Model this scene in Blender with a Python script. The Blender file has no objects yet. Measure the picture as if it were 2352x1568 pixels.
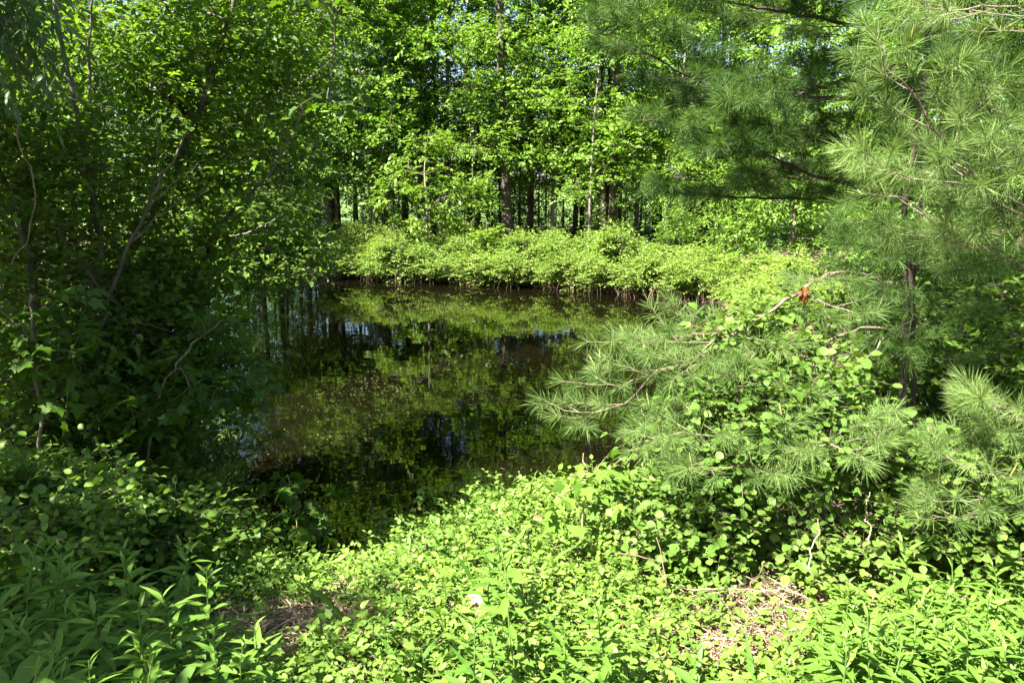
import bpy, math
import numpy as np
from mathutils import Vector

# ------------------------------------------------------------------ camera, sky, sun, exposure
C = bpy.context.scene
FPX = 1811.0                      # focal length in pixels of the 2352 px wide view of the photograph
PITCH = math.radians(11.4)
EYE = np.array([0.0, 0.0, 2.5])   # water level is z = 0
cam = bpy.data.cameras.new('camera'); cam.sensor_width = 36.0; cam.lens = FPX / 2352 * 36
cam.clip_start = 0.05; cam.clip_end = 2000
camo = bpy.data.objects.new('camera', cam); C.collection.objects.link(camo)
camo.location = EYE; camo.rotation_euler = (math.pi / 2 - PITCH, 0, 0)
C.camera = camo
SUN_EL = math.radians(53); SUN_AZ = math.radians(229)      # azimuth clockwise from +Y: behind and to the left
sdir = Vector((math.sin(SUN_AZ) * math.cos(SUN_EL), math.cos(SUN_AZ) * math.cos(SUN_EL), math.sin(SUN_EL)))
w = bpy.data.worlds.new('World'); C.world = w; w.use_nodes = True
nt = w.node_tree; bgn = nt.nodes['Background']
sky = nt.nodes.new('ShaderNodeTexSky'); sky.sky_type = 'NISHITA'; sky.sun_disc = False
sky.sun_elevation = SUN_EL; sky.sun_rotation = SUN_AZ
nt.links.new(sky.outputs[0], bgn.inputs[0]); bgn.inputs[1].default_value = 0.05
sl = bpy.data.lights.new('sun', 'SUN'); sl.energy = 5.0; sl.angle = math.radians(0.5); sl.color = (1.0, 0.95, 0.85)
slo = bpy.data.objects.new('sun', sl); C.collection.objects.link(slo); slo.location = (-10, -10, 30)
slo.rotation_euler = sdir.to_track_quat('Z', 'Y').to_euler()
C.view_settings.view_transform = 'Standard'; C.view_settings.look = 'None'
C.view_settings.exposure = 2.85; C.view_settings.gamma = 1
C.render.engine = 'CYCLES'
C.cycles.max_bounces = 6; C.cycles.diffuse_bounces = 2; C.cycles.glossy_bounces = 3; C.cycles.transmission_bounces = 4

rng = np.random.default_rng(11)
UP = np.array([0, 0, 1.0])

# ------------------------------------------------------------------ helpers
def nrm(a):
    return a / np.maximum(np.linalg.norm(a, axis=-1, keepdims=True), 1e-9)

Fv = np.array([0, math.cos(PITCH), -math.sin(PITCH)]); Uv = np.array([0, math.sin(PITCH), math.cos(PITCH)]); Rv = np.array([1.0, 0, 0])
def P(u, v, Y):                    # the point of the world seen at (u, v), Y metres ahead
    d = Fv + (u - 1176) / FPX * Rv + (784 - v) / FPX * Uv
    return EYE + d * (Y / d[1])
def base(u, Y):                    # the spot on the ground, Y metres ahead, in the column u
    x, z = 0.0, 0.4
    for _ in range(6):
        x = (u - 1176) / FPX * (Y * math.cos(PITCH) + (2.5 - z) * math.sin(PITCH)); z = float(gz(x, Y))
    return np.array([x, Y, z])
def G(u, v):                       # the spot on the ground seen at (u, v)
    d = Fv + (u - 1176) / FPX * Rv + (784 - v) / FPX * Uv
    t = 0.5
    while t < 80:
        p = EYE + d * t
        if p[2] <= gz(p[0], p[1]): break
        t += 0.02
    return p
def pl(pts):
    return np.array([P(*p) for p in pts])

POND = np.array([(-2.3, 4.6), (-1.1, 4.45), (-0.4, 5.0), (0.8, 5.6), (1.7, 6.8), (2.5, 8.5), (3.3, 11), (4.2, 14.5), (4.4, 16.4),
                 (3.3, 17.5), (1.8, 18.4), (0.5, 19.3), (-2, 20.2), (-5, 21.3), (-8, 21), (-9.5, 17), (-7.2, 13), (-5.2, 10),
                 (-3.9, 7.5), (-3.1, 5.9)])
def pond_sd(x, y):                 # signed distance to the shore, positive on land
    x = np.asarray(x, float); y = np.asarray(y, float)
    best = np.full(np.broadcast(x, y).shape, 1e9); inside = np.zeros(best.shape, bool)
    n = len(POND)
    for i in range(n):
        ax, ay = POND[i]; bx, by = POND[(i + 1) % n]
        ex, ey = bx - ax, by - ay
        t = np.clip(((x - ax) * ex + (y - ay) * ey) / (ex * ex + ey * ey), 0, 1)
        best = np.minimum(best, np.hypot(x - ax - t * ex, y - ay - t * ey))
        cond = (ay > y) != (by > y)
        xi = ax + (y - ay) / (by - ay if by != ay else 1e-9) * ex
        inside ^= cond & (x < xi)
    return np.where(inside, -best, best)
def wob(x, y):
    return (np.sin(x * 1.7 + 0.6 * y) * np.cos(y * 1.3 - 0.4 * x) * 0.5 + np.sin(x * 4.1 + 1.3) * np.sin(y * 3.7 + 0.5) * 0.22
            + np.sin(x * 9.3 - y * 6.1) * 0.08)
def gz(x, y):
    x = np.asarray(x, float); y = np.asarray(y, float)
    d = pond_sd(x, y) + 0.12 * wob(x * 1.5, y * 1.5)
    far = np.clip((y - 6) / 5, 0, 1)
    zn = 0.78 * (1 - np.exp(-np.maximum(d, 0) / 1.0)) - .35 * np.exp(-((x - 1.5) / .5) ** 2 - ((y - 3.95) / .45) ** 2); zf = 0.42 * (1 - np.exp(-np.maximum(d, 0) / 0.5))
    z = zn * (1 - far) + zf * far + 0.05 * wob(x, y) * np.clip(d, 0, 1)
    z = z + np.clip((y - 60) / 240, 0, 1) * 1.2
    return np.where(d < 0, np.maximum(d * 0.6, -0.7), z)

def build(name, V, polys, mat, parent=None, attr=None, smooth=False):
    V = np.asarray(V, float)
    if parent is not None and parent.get('_loc') is None and parent.parent is None:
        V = V - np.array(parent.location)
    elif parent is not None and parent.parent is not None:
        V = V - np.array(parent.parent.location)
    me = bpy.data.meshes.new(name)
    me.vertices.add(len(V)); me.vertices.foreach_set('co', V.astype(np.float32).ravel())
    li = np.concatenate([p.ravel() for p in polys]); tot = np.concatenate([np.full(len(p), p.shape[1]) for p in polys])
    st = np.concatenate([[0], np.cumsum(tot)[:-1]])
    me.loops.add(len(li)); me.loops.foreach_set('vertex_index', li.astype(np.int32))
    me.polygons.add(len(tot)); me.polygons.foreach_set('loop_start', st.astype(np.int32)); me.polygons.foreach_set('loop_total', tot.astype(np.int32))
    if smooth: me.polygons.foreach_set('use_smooth', np.ones(len(tot), bool))
    if attr is not None:
        a = me.attributes.new('tint', 'FLOAT', 'POINT'); a.data.foreach_set('value', np.asarray(attr, np.float32))
    me.materials.append(mat); me.update(calc_edges=True)
    o = bpy.data.objects.new(name, me); C.collection.objects.link(o)
    if parent is not None: o.parent = parent
    return o

def thing(name, label, cat, loc=(0, 0, 0), group=None):
    o = bpy.data.objects.new(name, None); C.collection.objects.link(o); o.location = [float(c) for c in loc]
    o.empty_display_size = 0.1
    return tag(o, label, cat, group)
def tag(o, label=None, cat=None, group=None, kind=None):
    for k, v in (('label', label), ('category', cat), ('group', group), ('kind', kind)):
        if v: o[k] = v
    return o
def copy_tree(o, parent=None):
    c = o.copy(); C.collection.objects.link(c)
    if parent is not None: c.parent = parent
    for ch in list(o.children): copy_tree(ch, c)
    return c
def place(proto, used, loc, rz, s, label, group=None, tilt=(0, 0), sz=None):
    o = copy_tree(proto) if used.get(proto.name) else proto
    used[proto.name] = True
    o.location = [float(c) for c in loc]; o.rotation_euler = (tilt[0], tilt[1], rz); o.scale = (s, s, sz or s)
    o['label'] = label
    if group: o['group'] = group
    return o

# --- leaves
def leaf_t(ys, ws, fold=0.25, curve=0.25):
    V, polys3, polys4 = [], [], []
    rows = []
    for y, wd in zip(ys, ws):
        z = -curve * y * y
        if wd == 0: rows.append((len(V),)); V.append((0, y, z))
        else:
            i = len(V); rows.append((i, i + 1, i + 2)); V += [(-wd, y, z + fold * wd), (0, y, z), (wd, y, z + fold * wd)]
    for a, b in zip(rows[:-1], rows[1:]):
        if len(a) == 1: polys3 += [(a[0], b[1], b[0]), (a[0], b[2], b[1])]
        elif len(b) == 1: polys3 += [(a[0], a[1], b[0]), (a[1], a[2], b[0])]
        else: polys4 += [(a[0], a[1], b[1], b[0]), (a[1], a[2], b[2], b[1])]
    return np.array(V, float), [np.array(q) for q in (polys3, polys4) if q]
DIAMOND = (np.array([(0, 0, 0), (-.3, .45, .07), (0, 1, -.1), (.3, .45, .07)], float), [np.array([(0, 2, 1), (0, 3, 2)])])
OVATE = leaf_t((0, .22, .5, .78, 1), (0, .25, .30, .17, 0))
ROUND = leaf_t((0, .15, .5, .82, 1), (0, .30, .43, .26, 0), .2, .2)
OBLONG = leaf_t((0, .25, .55, .8, 1), (.02, .13, .19, .13, 0), .3, .3)
LANCE = leaf_t((0, .2, .45, .75, 1), (.02, .085, .115, .065, 0), .35, .28)
STRAP = leaf_t((0, .35, .7, 1), (.02, .045, .04, 0), .3, .6)
STALK = leaf_t((0, .35, .7, 1), (.012, .02, .016, 0), .3, .4)
_o = [(0, 0), (.2, -.05), (.42, .1), (.32, .24), (.56, .5), (.3, .5), (.21, .58), (.13, .78), (0, 1.0)]
_out = _o + [(-x, y) for x, y in reversed(_o[1:-1])]
MAPLE = (np.array([(0, .32, 0)] + [(x, y, .10 * abs(x) - .22 * (y - .3) ** 2 - .12 * (x * x)) for x, y in _out]),
         [np.array([(0, 1 + i, 1 + (i + 1) % len(_out)) for i in range(len(_out))])])

def leaves(tpl, Pp, A, N, S, tint=None, curl=None):
    T, pol = tpl; n = len(Pp); m = len(T)
    A = nrm(A); X = nrm(np.cross(A, N)); N = np.cross(X, A)
    S = np.broadcast_to(S, (n,))
    curl = np.ones(n) if curl is None else curl
    V = (Pp[:, None] + S[:, None, None] * (T[None, :, 0:1] * X[:, None] + T[None, :, 1:2] * A[:, None] + T[None, :, 2:3] * curl[:, None, None] * N[:, None])).reshape(-1, 3)
    off = (np.arange(n) * m)[:, None, None]
    polys = [(p[None] + off).reshape(-1, p.shape[1]) for p in pol]
    t = np.repeat(rng.random(n) if tint is None else tint, m)
    return V, polys, t
def join(parts):
    Vs, tri, quad, ts, o = [], [], [], [], 0
    for V, pol, t in parts:
        Vs.append(V); ts.append(t)
        for p in pol: (tri if p.shape[1] == 3 else quad).append(p + o)
        o += len(V)
    return np.concatenate(Vs), [np.concatenate(q) for q in (tri, quad) if q], np.concatenate(ts)

def spray(Pp, D, L, k, size, droop=0.15, jit=0.45, hang=0.2, svar=0.35, tint=None, ssp=0.8):
    """twigs at Pp along D carrying k alternate leaves each"""
    n = len(Pp); D = nrm(D); L = np.broadcast_to(L, (n,))
    t = (np.arange(k) + 0.6) / k; sg = np.where(np.arange(k) % 2, 1.0, -1.0)
    side = nrm(np.cross(D, UP) + 1e-4)
    pos = Pp[:, None] + D[:, None] * (L[:, None] * t)[..., None] - UP * (droop * L[:, None] * t ** 2)[..., None]
    ax = D[:, None] * 0.55 + side[:, None] * (sg * ssp)[None, :, None] + rng.normal(0, .3, (n, k, 3)) - UP * hang
    ax[:, -1] = D - UP * hang
    no = UP + rng.normal(0, jit, (n, k, 3))
    S = size * (1 + svar * (rng.random((n, k)) * 2 - 1)) * (0.75 + 0.25 * t)
    ti = np.repeat((rng.random(n) if tint is None else tint)[:, None], k, 1) * .6 + .4 * rng.random((n, k))
    return pos.reshape(-1, 3), ax.reshape(-1, 3), no.reshape(-1, 3), S.ravel(), ti.ravel()

# --- tubes
class Tubes:
    def __init__(s): s.parts = []; s.o = 0
    def add(s, pts, rad, n=6):
        pts = np.asarray(pts, float); rad = np.broadcast_to(rad, (len(pts),))
        tg = np.gradient(pts, axis=0); tg = nrm(tg)
        ref = np.array([0.31, 0.22, 0.93]) if abs(nrm(pts[-1] - pts[0])[2]) < .8 else np.array([0.9, 0.3, 0.1])
        x = nrm(np.cross(tg, ref)); y = np.cross(tg, x)
        a = np.arange(n) * 2 * math.pi / n
        V = pts[:, None] + rad[:, None, None] * (np.cos(a)[None, :, None] * x[:, None] + np.sin(a)[None, :, None] * y[:, None])
        m = len(pts); i = np.arange(m - 1)[:, None] * n; j = np.arange(n)[None]; j2 = (j + 1) % n
        q = np.stack([i + j, i + j2, i + n + j2, i + n + j], -1).reshape(-1, 4)
        s.parts.append((V.reshape(-1, 3), [q], np.repeat(rng.random(), m * n)))
        cap = np.arange(n)
        return s
    def build(s, name, mat, parent=None):
        V, pol, t = join(s.parts)
        return build(name, V, pol, mat, parent, t, smooth=True)
def smooth_line(pts, n, jit=0.0):
    pts = np.asarray(pts, float); m = len(pts)
    if m == 2: pts = np.stack([pts[0], (pts[0] + pts[1]) / 2, pts[1]]); m = 3
    ext = np.concatenate([[2 * pts[0] - pts[1]], pts, [2 * pts[-1] - pts[-2]]])
    out = []
    for t in np.linspace(0, m - 1, n):
        i = min(int(t), m - 2); f = t - i
        a, b, c, d = ext[i:i + 4]
        out.append(.5 * (2 * b + (c - a) * f + (2 * a - 5 * b + 4 * c - d) * f * f + (3 * b - a - 3 * c + d) * f ** 3))
    out = np.array(out)
    if jit: out[1:-1] += rng.normal(0, jit, (n - 2, 3))
    return out

def skeleton(trunks, attr, r_tip=0.004, pw=0.5, step=0.35, sag=0.08, upk=0.6, jit=0.04, minz=None):
    """grow branches from trunk lines (pts, r0, r1) to every attractor; returns the chains with radii and the end directions"""
    nodes = []; trn = []
    for pts, r0, r1 in trunks:
        nodes.append(pts)
    nodes = np.concatenate(nodes); nt0 = len(nodes)
    cap = nt0 + len(attr) * 14
    N = np.zeros((cap, 3)); N[:nt0] = nodes; par = np.full(cap, -1); cnt = np.zeros(cap); n = nt0
    d0 = np.array([np.min(np.linalg.norm(nodes - a, axis=1)) for a in attr]) if len(attr) else []
    chains, ends = [], []
    okn = np.ones(cap, bool)
    if minz is not None: okn[:nt0] = nodes[:, 2] > minz
    for ai in np.argsort(d0):
        a = attr[ai]
        df = a - N[:n]; d = np.linalg.norm(df, axis=1)
        cost = d + upk * np.maximum(0, 0.35 * np.hypot(df[:, 0], df[:, 1]) - df[:, 2]) + np.where(okn[:n], 0, 100)
        i = int(np.argmin(cost)); dist = d[i]
        k = int(min(12, max(2, math.ceil(dist / step))))
        t = np.linspace(0, 1, k + 1)[1:]
        bend = rng.normal(0, jit, 3) * dist + UP * sag * dist
        pts = N[i] + (a - N[i]) * t[:, None] + bend * (4 * t * (1 - t))[:, None]
        pts[:-1] += rng.normal(0, jit * .5, (k - 1, 3)) * min(dist, 1)
        idx = list(range(n, n + k)); N[n:n + k] = pts
        par[n] = i; par[n + 1:n + k] = np.arange(n, n + k - 1); n += k
        chains.append([i] + idx); ends.append((ai, nrm(pts[-1] - (pts[-2] if k > 1 else N[i]))))
        j = idx[-1]
        while j >= 0: cnt[j] += 1; j = par[j]
    rad = r_tip * np.maximum(cnt, 1) ** pw
    out = [(N[c], np.concatenate([[min(rad[c[1]] * 1.15, 1)], rad[c[1:]]])) for c in chains]
    dirs = np.zeros((len(attr), 3))
    for ai, dv in ends: dirs[ai] = dv
    return out, dirs

def blobs(bl, n):
    """n points spread through ellipsoids (centre, radii, weight), denser towards the shell"""
    wt = np.array([b[2] for b in bl], float); wt /= wt.sum()
    which = rng.choice(len(bl), n, p=wt)
    d = nrm(rng.normal(size=(n, 3))); r = rng.random(n) ** 0.45
    c = np.array([b[0] for b in bl])[which]; R = np.array([b[1] for b in bl])[which]
    return c + d * r[:, None] * R
def pblob(u, v, Y, ru, rv, rY, wt=1.0):      # the same, given where it is seen and how far away
    k = Y / FPX * 1.03
    return (P(u, v, Y), (ru * k, rY, rv * k), wt * ru * rv)

def broadleaf(root, trunks, att, leafmat, barkmat, tpl, size, nspr, kleaf, slen, crown='crown', r_tip=0.004, pw=0.5, sides=5,
              up=0.25, jit=0.45, hang=0.2, droop=0.15, step=0.35, sag=0.08, outward=0.5, minz=None, keep=None, trunkname='trunk', twigs=True, upk=.6, cl=None):
    att = att[att[:, 2] > 0.05] if keep is None else att[keep(att)]
    ch, dirs = skeleton(trunks, att, r_tip, pw, step, sag, minz=minz, upk=upk)
    tb = Tubes()
    for pts, r0, r1 in trunks:
        m = len(pts); fl = np.exp(-np.linspace(0, 1, m) * 9) * 0.35 + 1
        tb.add(pts, (r0 + (r1 - r0) * np.linspace(0, 1, m) ** .8) * fl, 9)
    t0 = trunks[0][0]; ctr = np.mean(att, 0)
    for pts, rd in ch: tb.add(pts, np.minimum(rd, trunks[0][1] * .7), sides if rd[0] > 0.012 else 3)
    n = len(att)
    D = np.repeat(dirs, nspr, 0) * outward + rng.normal(0, .75, (n * nspr, 3)) * np.array([1, 1, .45]) + UP * up
    Pp = np.repeat(att, nspr, 0) - nrm(D) * 0.1 * slen + rng.normal(0, .25 * slen, (n * nspr, 3))
    if cl is not None:      # tight flat clumps with gaps between them
        g = rng.normal(0, 1, (n * nspr, 3)); g /= np.maximum(1, np.linalg.norm(g, axis=1, keepdims=True) / 1.6); Pp = np.repeat(att, nspr, 0) + g * np.array(cl) - UP * (.35 * (g[:, 0] ** 2 + g[:, 1] ** 2) * cl[2])[:, None]
    L = slen * (0.6 + 0.8 * rng.random(n * nspr))
    ti = np.clip(np.repeat(rng.random(n), nspr) * .7 + .3 * rng.random(n * nspr), 0, 1)
    if twigs:
        Dn = nrm(D)
        for i in range(0, n * nspr): tb.add(np.stack([Pp[i], Pp[i] + Dn[i] * L[i] * .5 - UP * droop * L[i] * .25, Pp[i] + Dn[i] * L[i] - UP * droop * L[i]]), (r_tip * .6, r_tip * .5, r_tip * .3), 3)
    tb.build(trunkname, barkmat, root)
    pos, ax, no, S, t = spray(Pp, D, L, kleaf, size, droop, jit, hang, tint=ti)
    V, pol, tt = leaves(tpl, pos, ax, no, S, t, 0.4 + 1.2 * rng.random(len(pos)))
    build(crown, V, pol, leafmat, root, tt)
    return len(pos)

# --- pine foliage
def needles(Pp, D, n=110, ln=0.095, wd=0.0019, back=0.075, spread=(0.15, 1.55), droop=0.10):
    m = len(Pp); D = nrm(D)
    a = nrm(np.cross(D, rng.normal(size=(m, 3)))); b = np.cross(D, a)
    s = rng.random((m, n)); th = spread[0] + (spread[1] - spread[0]) * (1 - s) ** .8 + rng.normal(0, .12, (m, n)); ph = rng.random((m, n)) * 2 * math.pi
    rad = np.cos(ph)[..., None] * a[:, None] + np.sin(ph)[..., None] * b[:, None]
    d = np.cos(th)[..., None] * D[:, None] + np.sin(th)[..., None] * rad - UP * (droop * rng.random((m, n)))[..., None]
    d = nrm(d)
    p0 = Pp[:, None] - D[:, None] * ((1 - s) * back)[..., None]
    l = ln * (0.7 + 0.4 * rng.random((m, n)))
    w = nrm(np.cross(d, rng.normal(size=(m, n, 3)))) * wd * .5
    pm = p0 + d * (l * .55)[..., None]; p1 = p0 + d * l[..., None] - UP * (l * .03)[..., None]
    V = np.stack([p0 - w * .7, p0 + w * .7, pm + w, pm - w, p1], 2).reshape(-1, 3)
    o = (np.arange(m * n) * 5)[:, None]
    t = np.repeat(np.clip(np.repeat(rng.random(m), n) * .6 + rng.random(m * n) * .4, 0, 1), 5)
    return V, [o + np.array([[3, 2, 4]]), o + np.array([[0, 1, 2, 3]])], t

def bough(axis, r0, side_len, step=0.11, start=0.25, nplane=UP, sub=True, ang=0.95, rise=0.12, tipn=None):
    """main axis (points), side shoots to left and right in a rough plane; returns chains and tuft positions/directions"""
    L = np.linalg.norm(np.diff(axis, axis=0), axis=1).sum()
    n = max(8, int(L / 0.07)); ax = smooth_line(axis, n, 0.006); tg = nrm(np.gradient(ax, axis=0))
    ch = [(ax, r0 * (1 - .85 * np.linspace(0, 1, n)))]; T = [ax[-1]]; TD = [tg[-1]]
    s = start * L; sg = 1
    def shoot(p, d, l, r, depth):
        k = max(3, int(l / .06) + 1); t = np.linspace(0, 1, k)
        pts = p + d * (l * t)[:, None] + UP * (rise * l * t ** 2)[:, None] + rng.normal(0, .02 * l, (k, 3)) * t[:, None]
        ch.append((pts, r * (1 - .6 * t))); dd = nrm(pts[-1] - pts[-2])
        T.append(pts[-1]); TD.append(dd)
        if l > .2: T.append(pts[-2] * .4 + pts[-3] * .6); TD.append(nrm(dd + rng.normal(0, .25, 3)))
        if depth and l > .2:
            q = .4 * l
            g = 1
            while q < l * .92:
                f = q / l; pp = p + d * q + UP * rise * l * f * f
                sd = nrm(np.cross(d, nplane)) * g
                shoot(pp, nrm(d * .65 + sd * .7 + rng.normal(0, .15, 3)), (l - q) * .7 + .07, r * .6, depth - 1)
                q += step * .75 * (0.8 + .4 * rng.random()); g = -g
    while s < L * .97:
        i = min(n - 2, int(s / L * (n - 1))); f = 1 - s / L
        side = nrm(np.cross(tg[i], nplane)) * sg
        d = nrm(tg[i] * math.cos(ang) + side * math.sin(ang) + rng.normal(0, .14, 3) + UP * .05)
        shoot(ax[i], d, side_len * min(1, f * 1.3 + .12) * (0.75 + .5 * rng.random()) + .06, max(.0025, r0 * .3 * (f + .3)), 1 if sub else 0)
        s += step * (0.7 + .6 * rng.random()); sg = -sg
    return ch, np.array(T), np.array(TD)
def add_bough(parent, axis, r0, side_len, needlemat, barkmat, nn=110, ln=0.095, wd=0.0019, candle=None, name='branch', **k):
    ch, T, TD = bough(axis, r0, side_len, **k)
    tb = Tubes()
    for i, (p, r) in enumerate(ch): tb.add(p, r, 7 if i == 0 else 4)
    br = tb.build(name, barkmat, parent)
    V, pol, t = needles(T, TD, nn, ln, wd)
    build('needles', V, pol, needlemat, br, t)
    if candle is not None:
        for i in np.where(rng.random(len(T)) < .14)[0][:12]:
            cb = Tubes()
            d = nrm(TD[i] * .5 + UP * .8 + rng.normal(0, .1, 3)); l = .03 + .04 * rng.random()
            cb.add(np.stack([T[i], T[i] + d * l * .6, T[i] + d * l]), (.003, .0035, .001), 5); cb.build('new_shoot', candle, br)
    return br
# ------------------------------------------------------------------ materials
def newmat(name):
    m = bpy.data.materials.new(name); m.use_nodes = True
    t = m.node_tree; t.nodes.clear()
    return m, t, t.nodes.new('ShaderNodeOutputMaterial'), t.nodes.new, t.links.new
def leaf_mat(name, dark, light, trans, fac=0.4, rough=0.45, spec=0.4, odd=None):
    dark = [c * .70 for c in dark]; light = [c * .74 for c in light]
    m, t, out, nn, ln = newmat(name)
    at = nn('ShaderNodeAttribute'); at.attribute_name = 'tint'
    oi = nn('ShaderNodeObjectInfo')
    ma = nn('ShaderNodeMath'); ma.operation = 'MULTIPLY_ADD'; ma.inputs[1].default_value = .3; ln(oi.outputs['Random'], ma.inputs[0]); ln(at.outputs['Fac'], ma.inputs[2])
    su = nn('ShaderNodeMath'); su.operation = 'SUBTRACT'; su.use_clamp = True; ln(ma.outputs[0], su.inputs[0]); su.inputs[1].default_value = .15
    ra = nn('ShaderNodeValToRGB'); ln(su.outputs[0], ra.inputs[0])
    ra.color_ramp.elements[0].color = (*dark, 1); ra.color_ramp.elements[1].color = (*light, 1)
    if odd:
        e = ra.color_ramp.elements.new(.985); e.color = (*light, 1); ra.color_ramp.elements[-1].color = (*odd, 1)
    pr = nn('ShaderNodeBsdfPrincipled'); ln(ra.outputs[0], pr.inputs['Base Color']); pr.inputs['Roughness'].default_value = rough
    pr.inputs['Specular IOR Level'].default_value = spec
    tr = nn('ShaderNodeBsdfTranslucent')
    mc = nn('ShaderNodeMix'); mc.data_type = 'RGBA'; mc.blend_type = 'MULTIPLY'; mc.inputs[0].default_value = 1
    ln(ra.outputs[0], mc.inputs[6]); mc.inputs[7].default_value = (*trans, 1); ln(mc.outputs[2], tr.inputs['Color'])
    mx = nn('ShaderNodeMixShader'); mx.inputs[0].default_value = fac; ln(pr.outputs[0], mx.inputs[1]); ln(tr.outputs[0], mx.inputs[2]); ln(mx.outputs[0], out.inputs[0])
    return m
def bark_mat(name, a, b, scale=14, stretch=.25, rough=.9):
    a = [c * .72 for c in a]; b = [c * .72 for c in b]
    m, t, out, nn, ln = newmat(name)
    tc = nn('ShaderNodeTexCoord'); mp = nn('ShaderNodeMapping'); mp.inputs['Scale'].default_value = (1, 1, stretch); ln(tc.outputs['Object'], mp.inputs[0])
    no = nn('ShaderNodeTexNoise'); no.inputs['Scale'].default_value = scale; no.inputs['Detail'].default_value = 6; ln(mp.outputs[0], no.inputs['Vector'])
    ra = nn('ShaderNodeValToRGB'); ln(no.outputs[0], ra.inputs[0]); ra.color_ramp.elements[0].position = .35; ra.color_ramp.elements[1].position = .68
    ra.color_ramp.elements[0].color = (*a, 1); ra.color_ramp.elements[1].color = (*b, 1)
    pr = nn('ShaderNodeBsdfPrincipled'); ln(ra.outputs[0], pr.inputs['Base Color']); pr.inputs['Roughness'].default_value = rough
    bu = nn('ShaderNodeBump'); bu.inputs['Strength'].default_value = .6; bu.inputs['Distance'].default_value = .02; ln(no.outputs[0], bu.inputs['Height']); ln(bu.outputs[0], pr.inputs['Normal'])
    ln(pr.outputs[0], out.inputs[0])
    return m
M = {}
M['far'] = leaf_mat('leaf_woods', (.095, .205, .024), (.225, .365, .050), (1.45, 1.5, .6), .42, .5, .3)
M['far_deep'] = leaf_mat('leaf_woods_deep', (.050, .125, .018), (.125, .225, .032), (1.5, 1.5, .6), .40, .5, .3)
M['sapling'] = leaf_mat('leaf_sapling', (.11, .21, .022), (.19, .30, .035), (1.5, 1.5, .6), .42, .42)
M['shrub'] = leaf_mat('leaf_bank_shrub', (.115, .225, .026), (.27, .37, .070), (1.4, 1.4, .6), .38, .5, odd=(.24, .15, .05))
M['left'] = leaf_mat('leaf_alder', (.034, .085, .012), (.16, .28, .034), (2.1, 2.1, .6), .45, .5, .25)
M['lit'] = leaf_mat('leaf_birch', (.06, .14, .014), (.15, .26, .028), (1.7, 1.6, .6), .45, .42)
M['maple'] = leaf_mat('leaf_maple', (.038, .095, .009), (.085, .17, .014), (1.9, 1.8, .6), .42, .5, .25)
M['maple_lit'] = leaf_mat('leaf_maple_lit', (.095, .20, .024), (.165, .295, .040), (1.4, 1.4, .5), .38, .6, .15)  # brighter copy of the maple leaf colour, for the seedling in sun
M['cover'] = leaf_mat('leaf_ground_cover', (.098, .208, .022), (.225, .35, .060), (1.5, 1.45, .5), .36, .5, .25, odd=(.26, .25, .06))
M['round'] = leaf_mat('leaf_round_shrub', (.085, .185, .026), (.19, .30, .055), (1.5, 1.4, .5), .36, .52, .2)
M['gold'] = leaf_mat('leaf_goldenrod', (.070, .172, .020), (.17, .305, .045), (1.5, 1.4, .5), .36, .5, .25)
M['strap'] = leaf_mat('leaf_broad', (.11, .23, .04), (.17, .30, .06), (1.4, 1.4, .5), .34, .42)
M['willow'] = leaf_mat('leaf_willow', (.045, .105, .03), (.09, .17, .05), (1.6, 1.6, .7), .42, .45)
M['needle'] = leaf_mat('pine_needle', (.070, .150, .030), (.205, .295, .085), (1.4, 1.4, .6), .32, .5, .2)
M['needle_shaded'] = leaf_mat('pine_needle_shaded', (.040, .100, .018), (.110, .195, .040), (1.4, 1.4, .6), .32, .5, .2)  # same needles in a darker colour, shade painted in for rear boughs
M['candle'] = leaf_mat('pine_new_shoot', (.36, .31, .09), (.48, .40, .16), (1, 1, 1), .1)
M['stem'] = leaf_mat('green_stem', (.09, .17, .035), (.15, .22, .05), (1, 1, 1), .05)
M['dead'] = leaf_mat('dead_leaf', (.20, .12, .055), (.52, .38, .24), (1, .9, .7), .2, .7, .2)
M['straw'] = leaf_mat('dry_stalk', (.15, .10, .06), (.50, .38, .25), (1, .9, .7), .1, .7, .2)
M['rust'] = leaf_mat('rust_leaf', (.30, .075, .025), (.42, .13, .05), (1.2, 1, .8), .3, .6, .2)
M['speck'] = leaf_mat('floating_speck', (.20, .17, .07), (.50, .45, .25), (1, 1, 1), .1, .7, .2)
M['bark'] = bark_mat('bark_grey', (.055, .045, .035), (.19, .16, .125))
M['bark_dark'] = bark_mat('bark_dark', (.035, .027, .02), (.11, .085, .062))
M['bark_pale'] = bark_mat('bark_pale', (.11, .095, .075), (.34, .30, .24))
M['bark_pine'] = bark_mat('bark_pine', (.03, .021, .016), (.10, .068, .048), 22)
M['bark_branch'] = bark_mat('bark_branch', (.12, .09, .065), (.32, .25, .18), 30)
M['root'] = bark_mat('bank_roots', (.06, .035, .02), (.22, .13, .075), 25)

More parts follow.
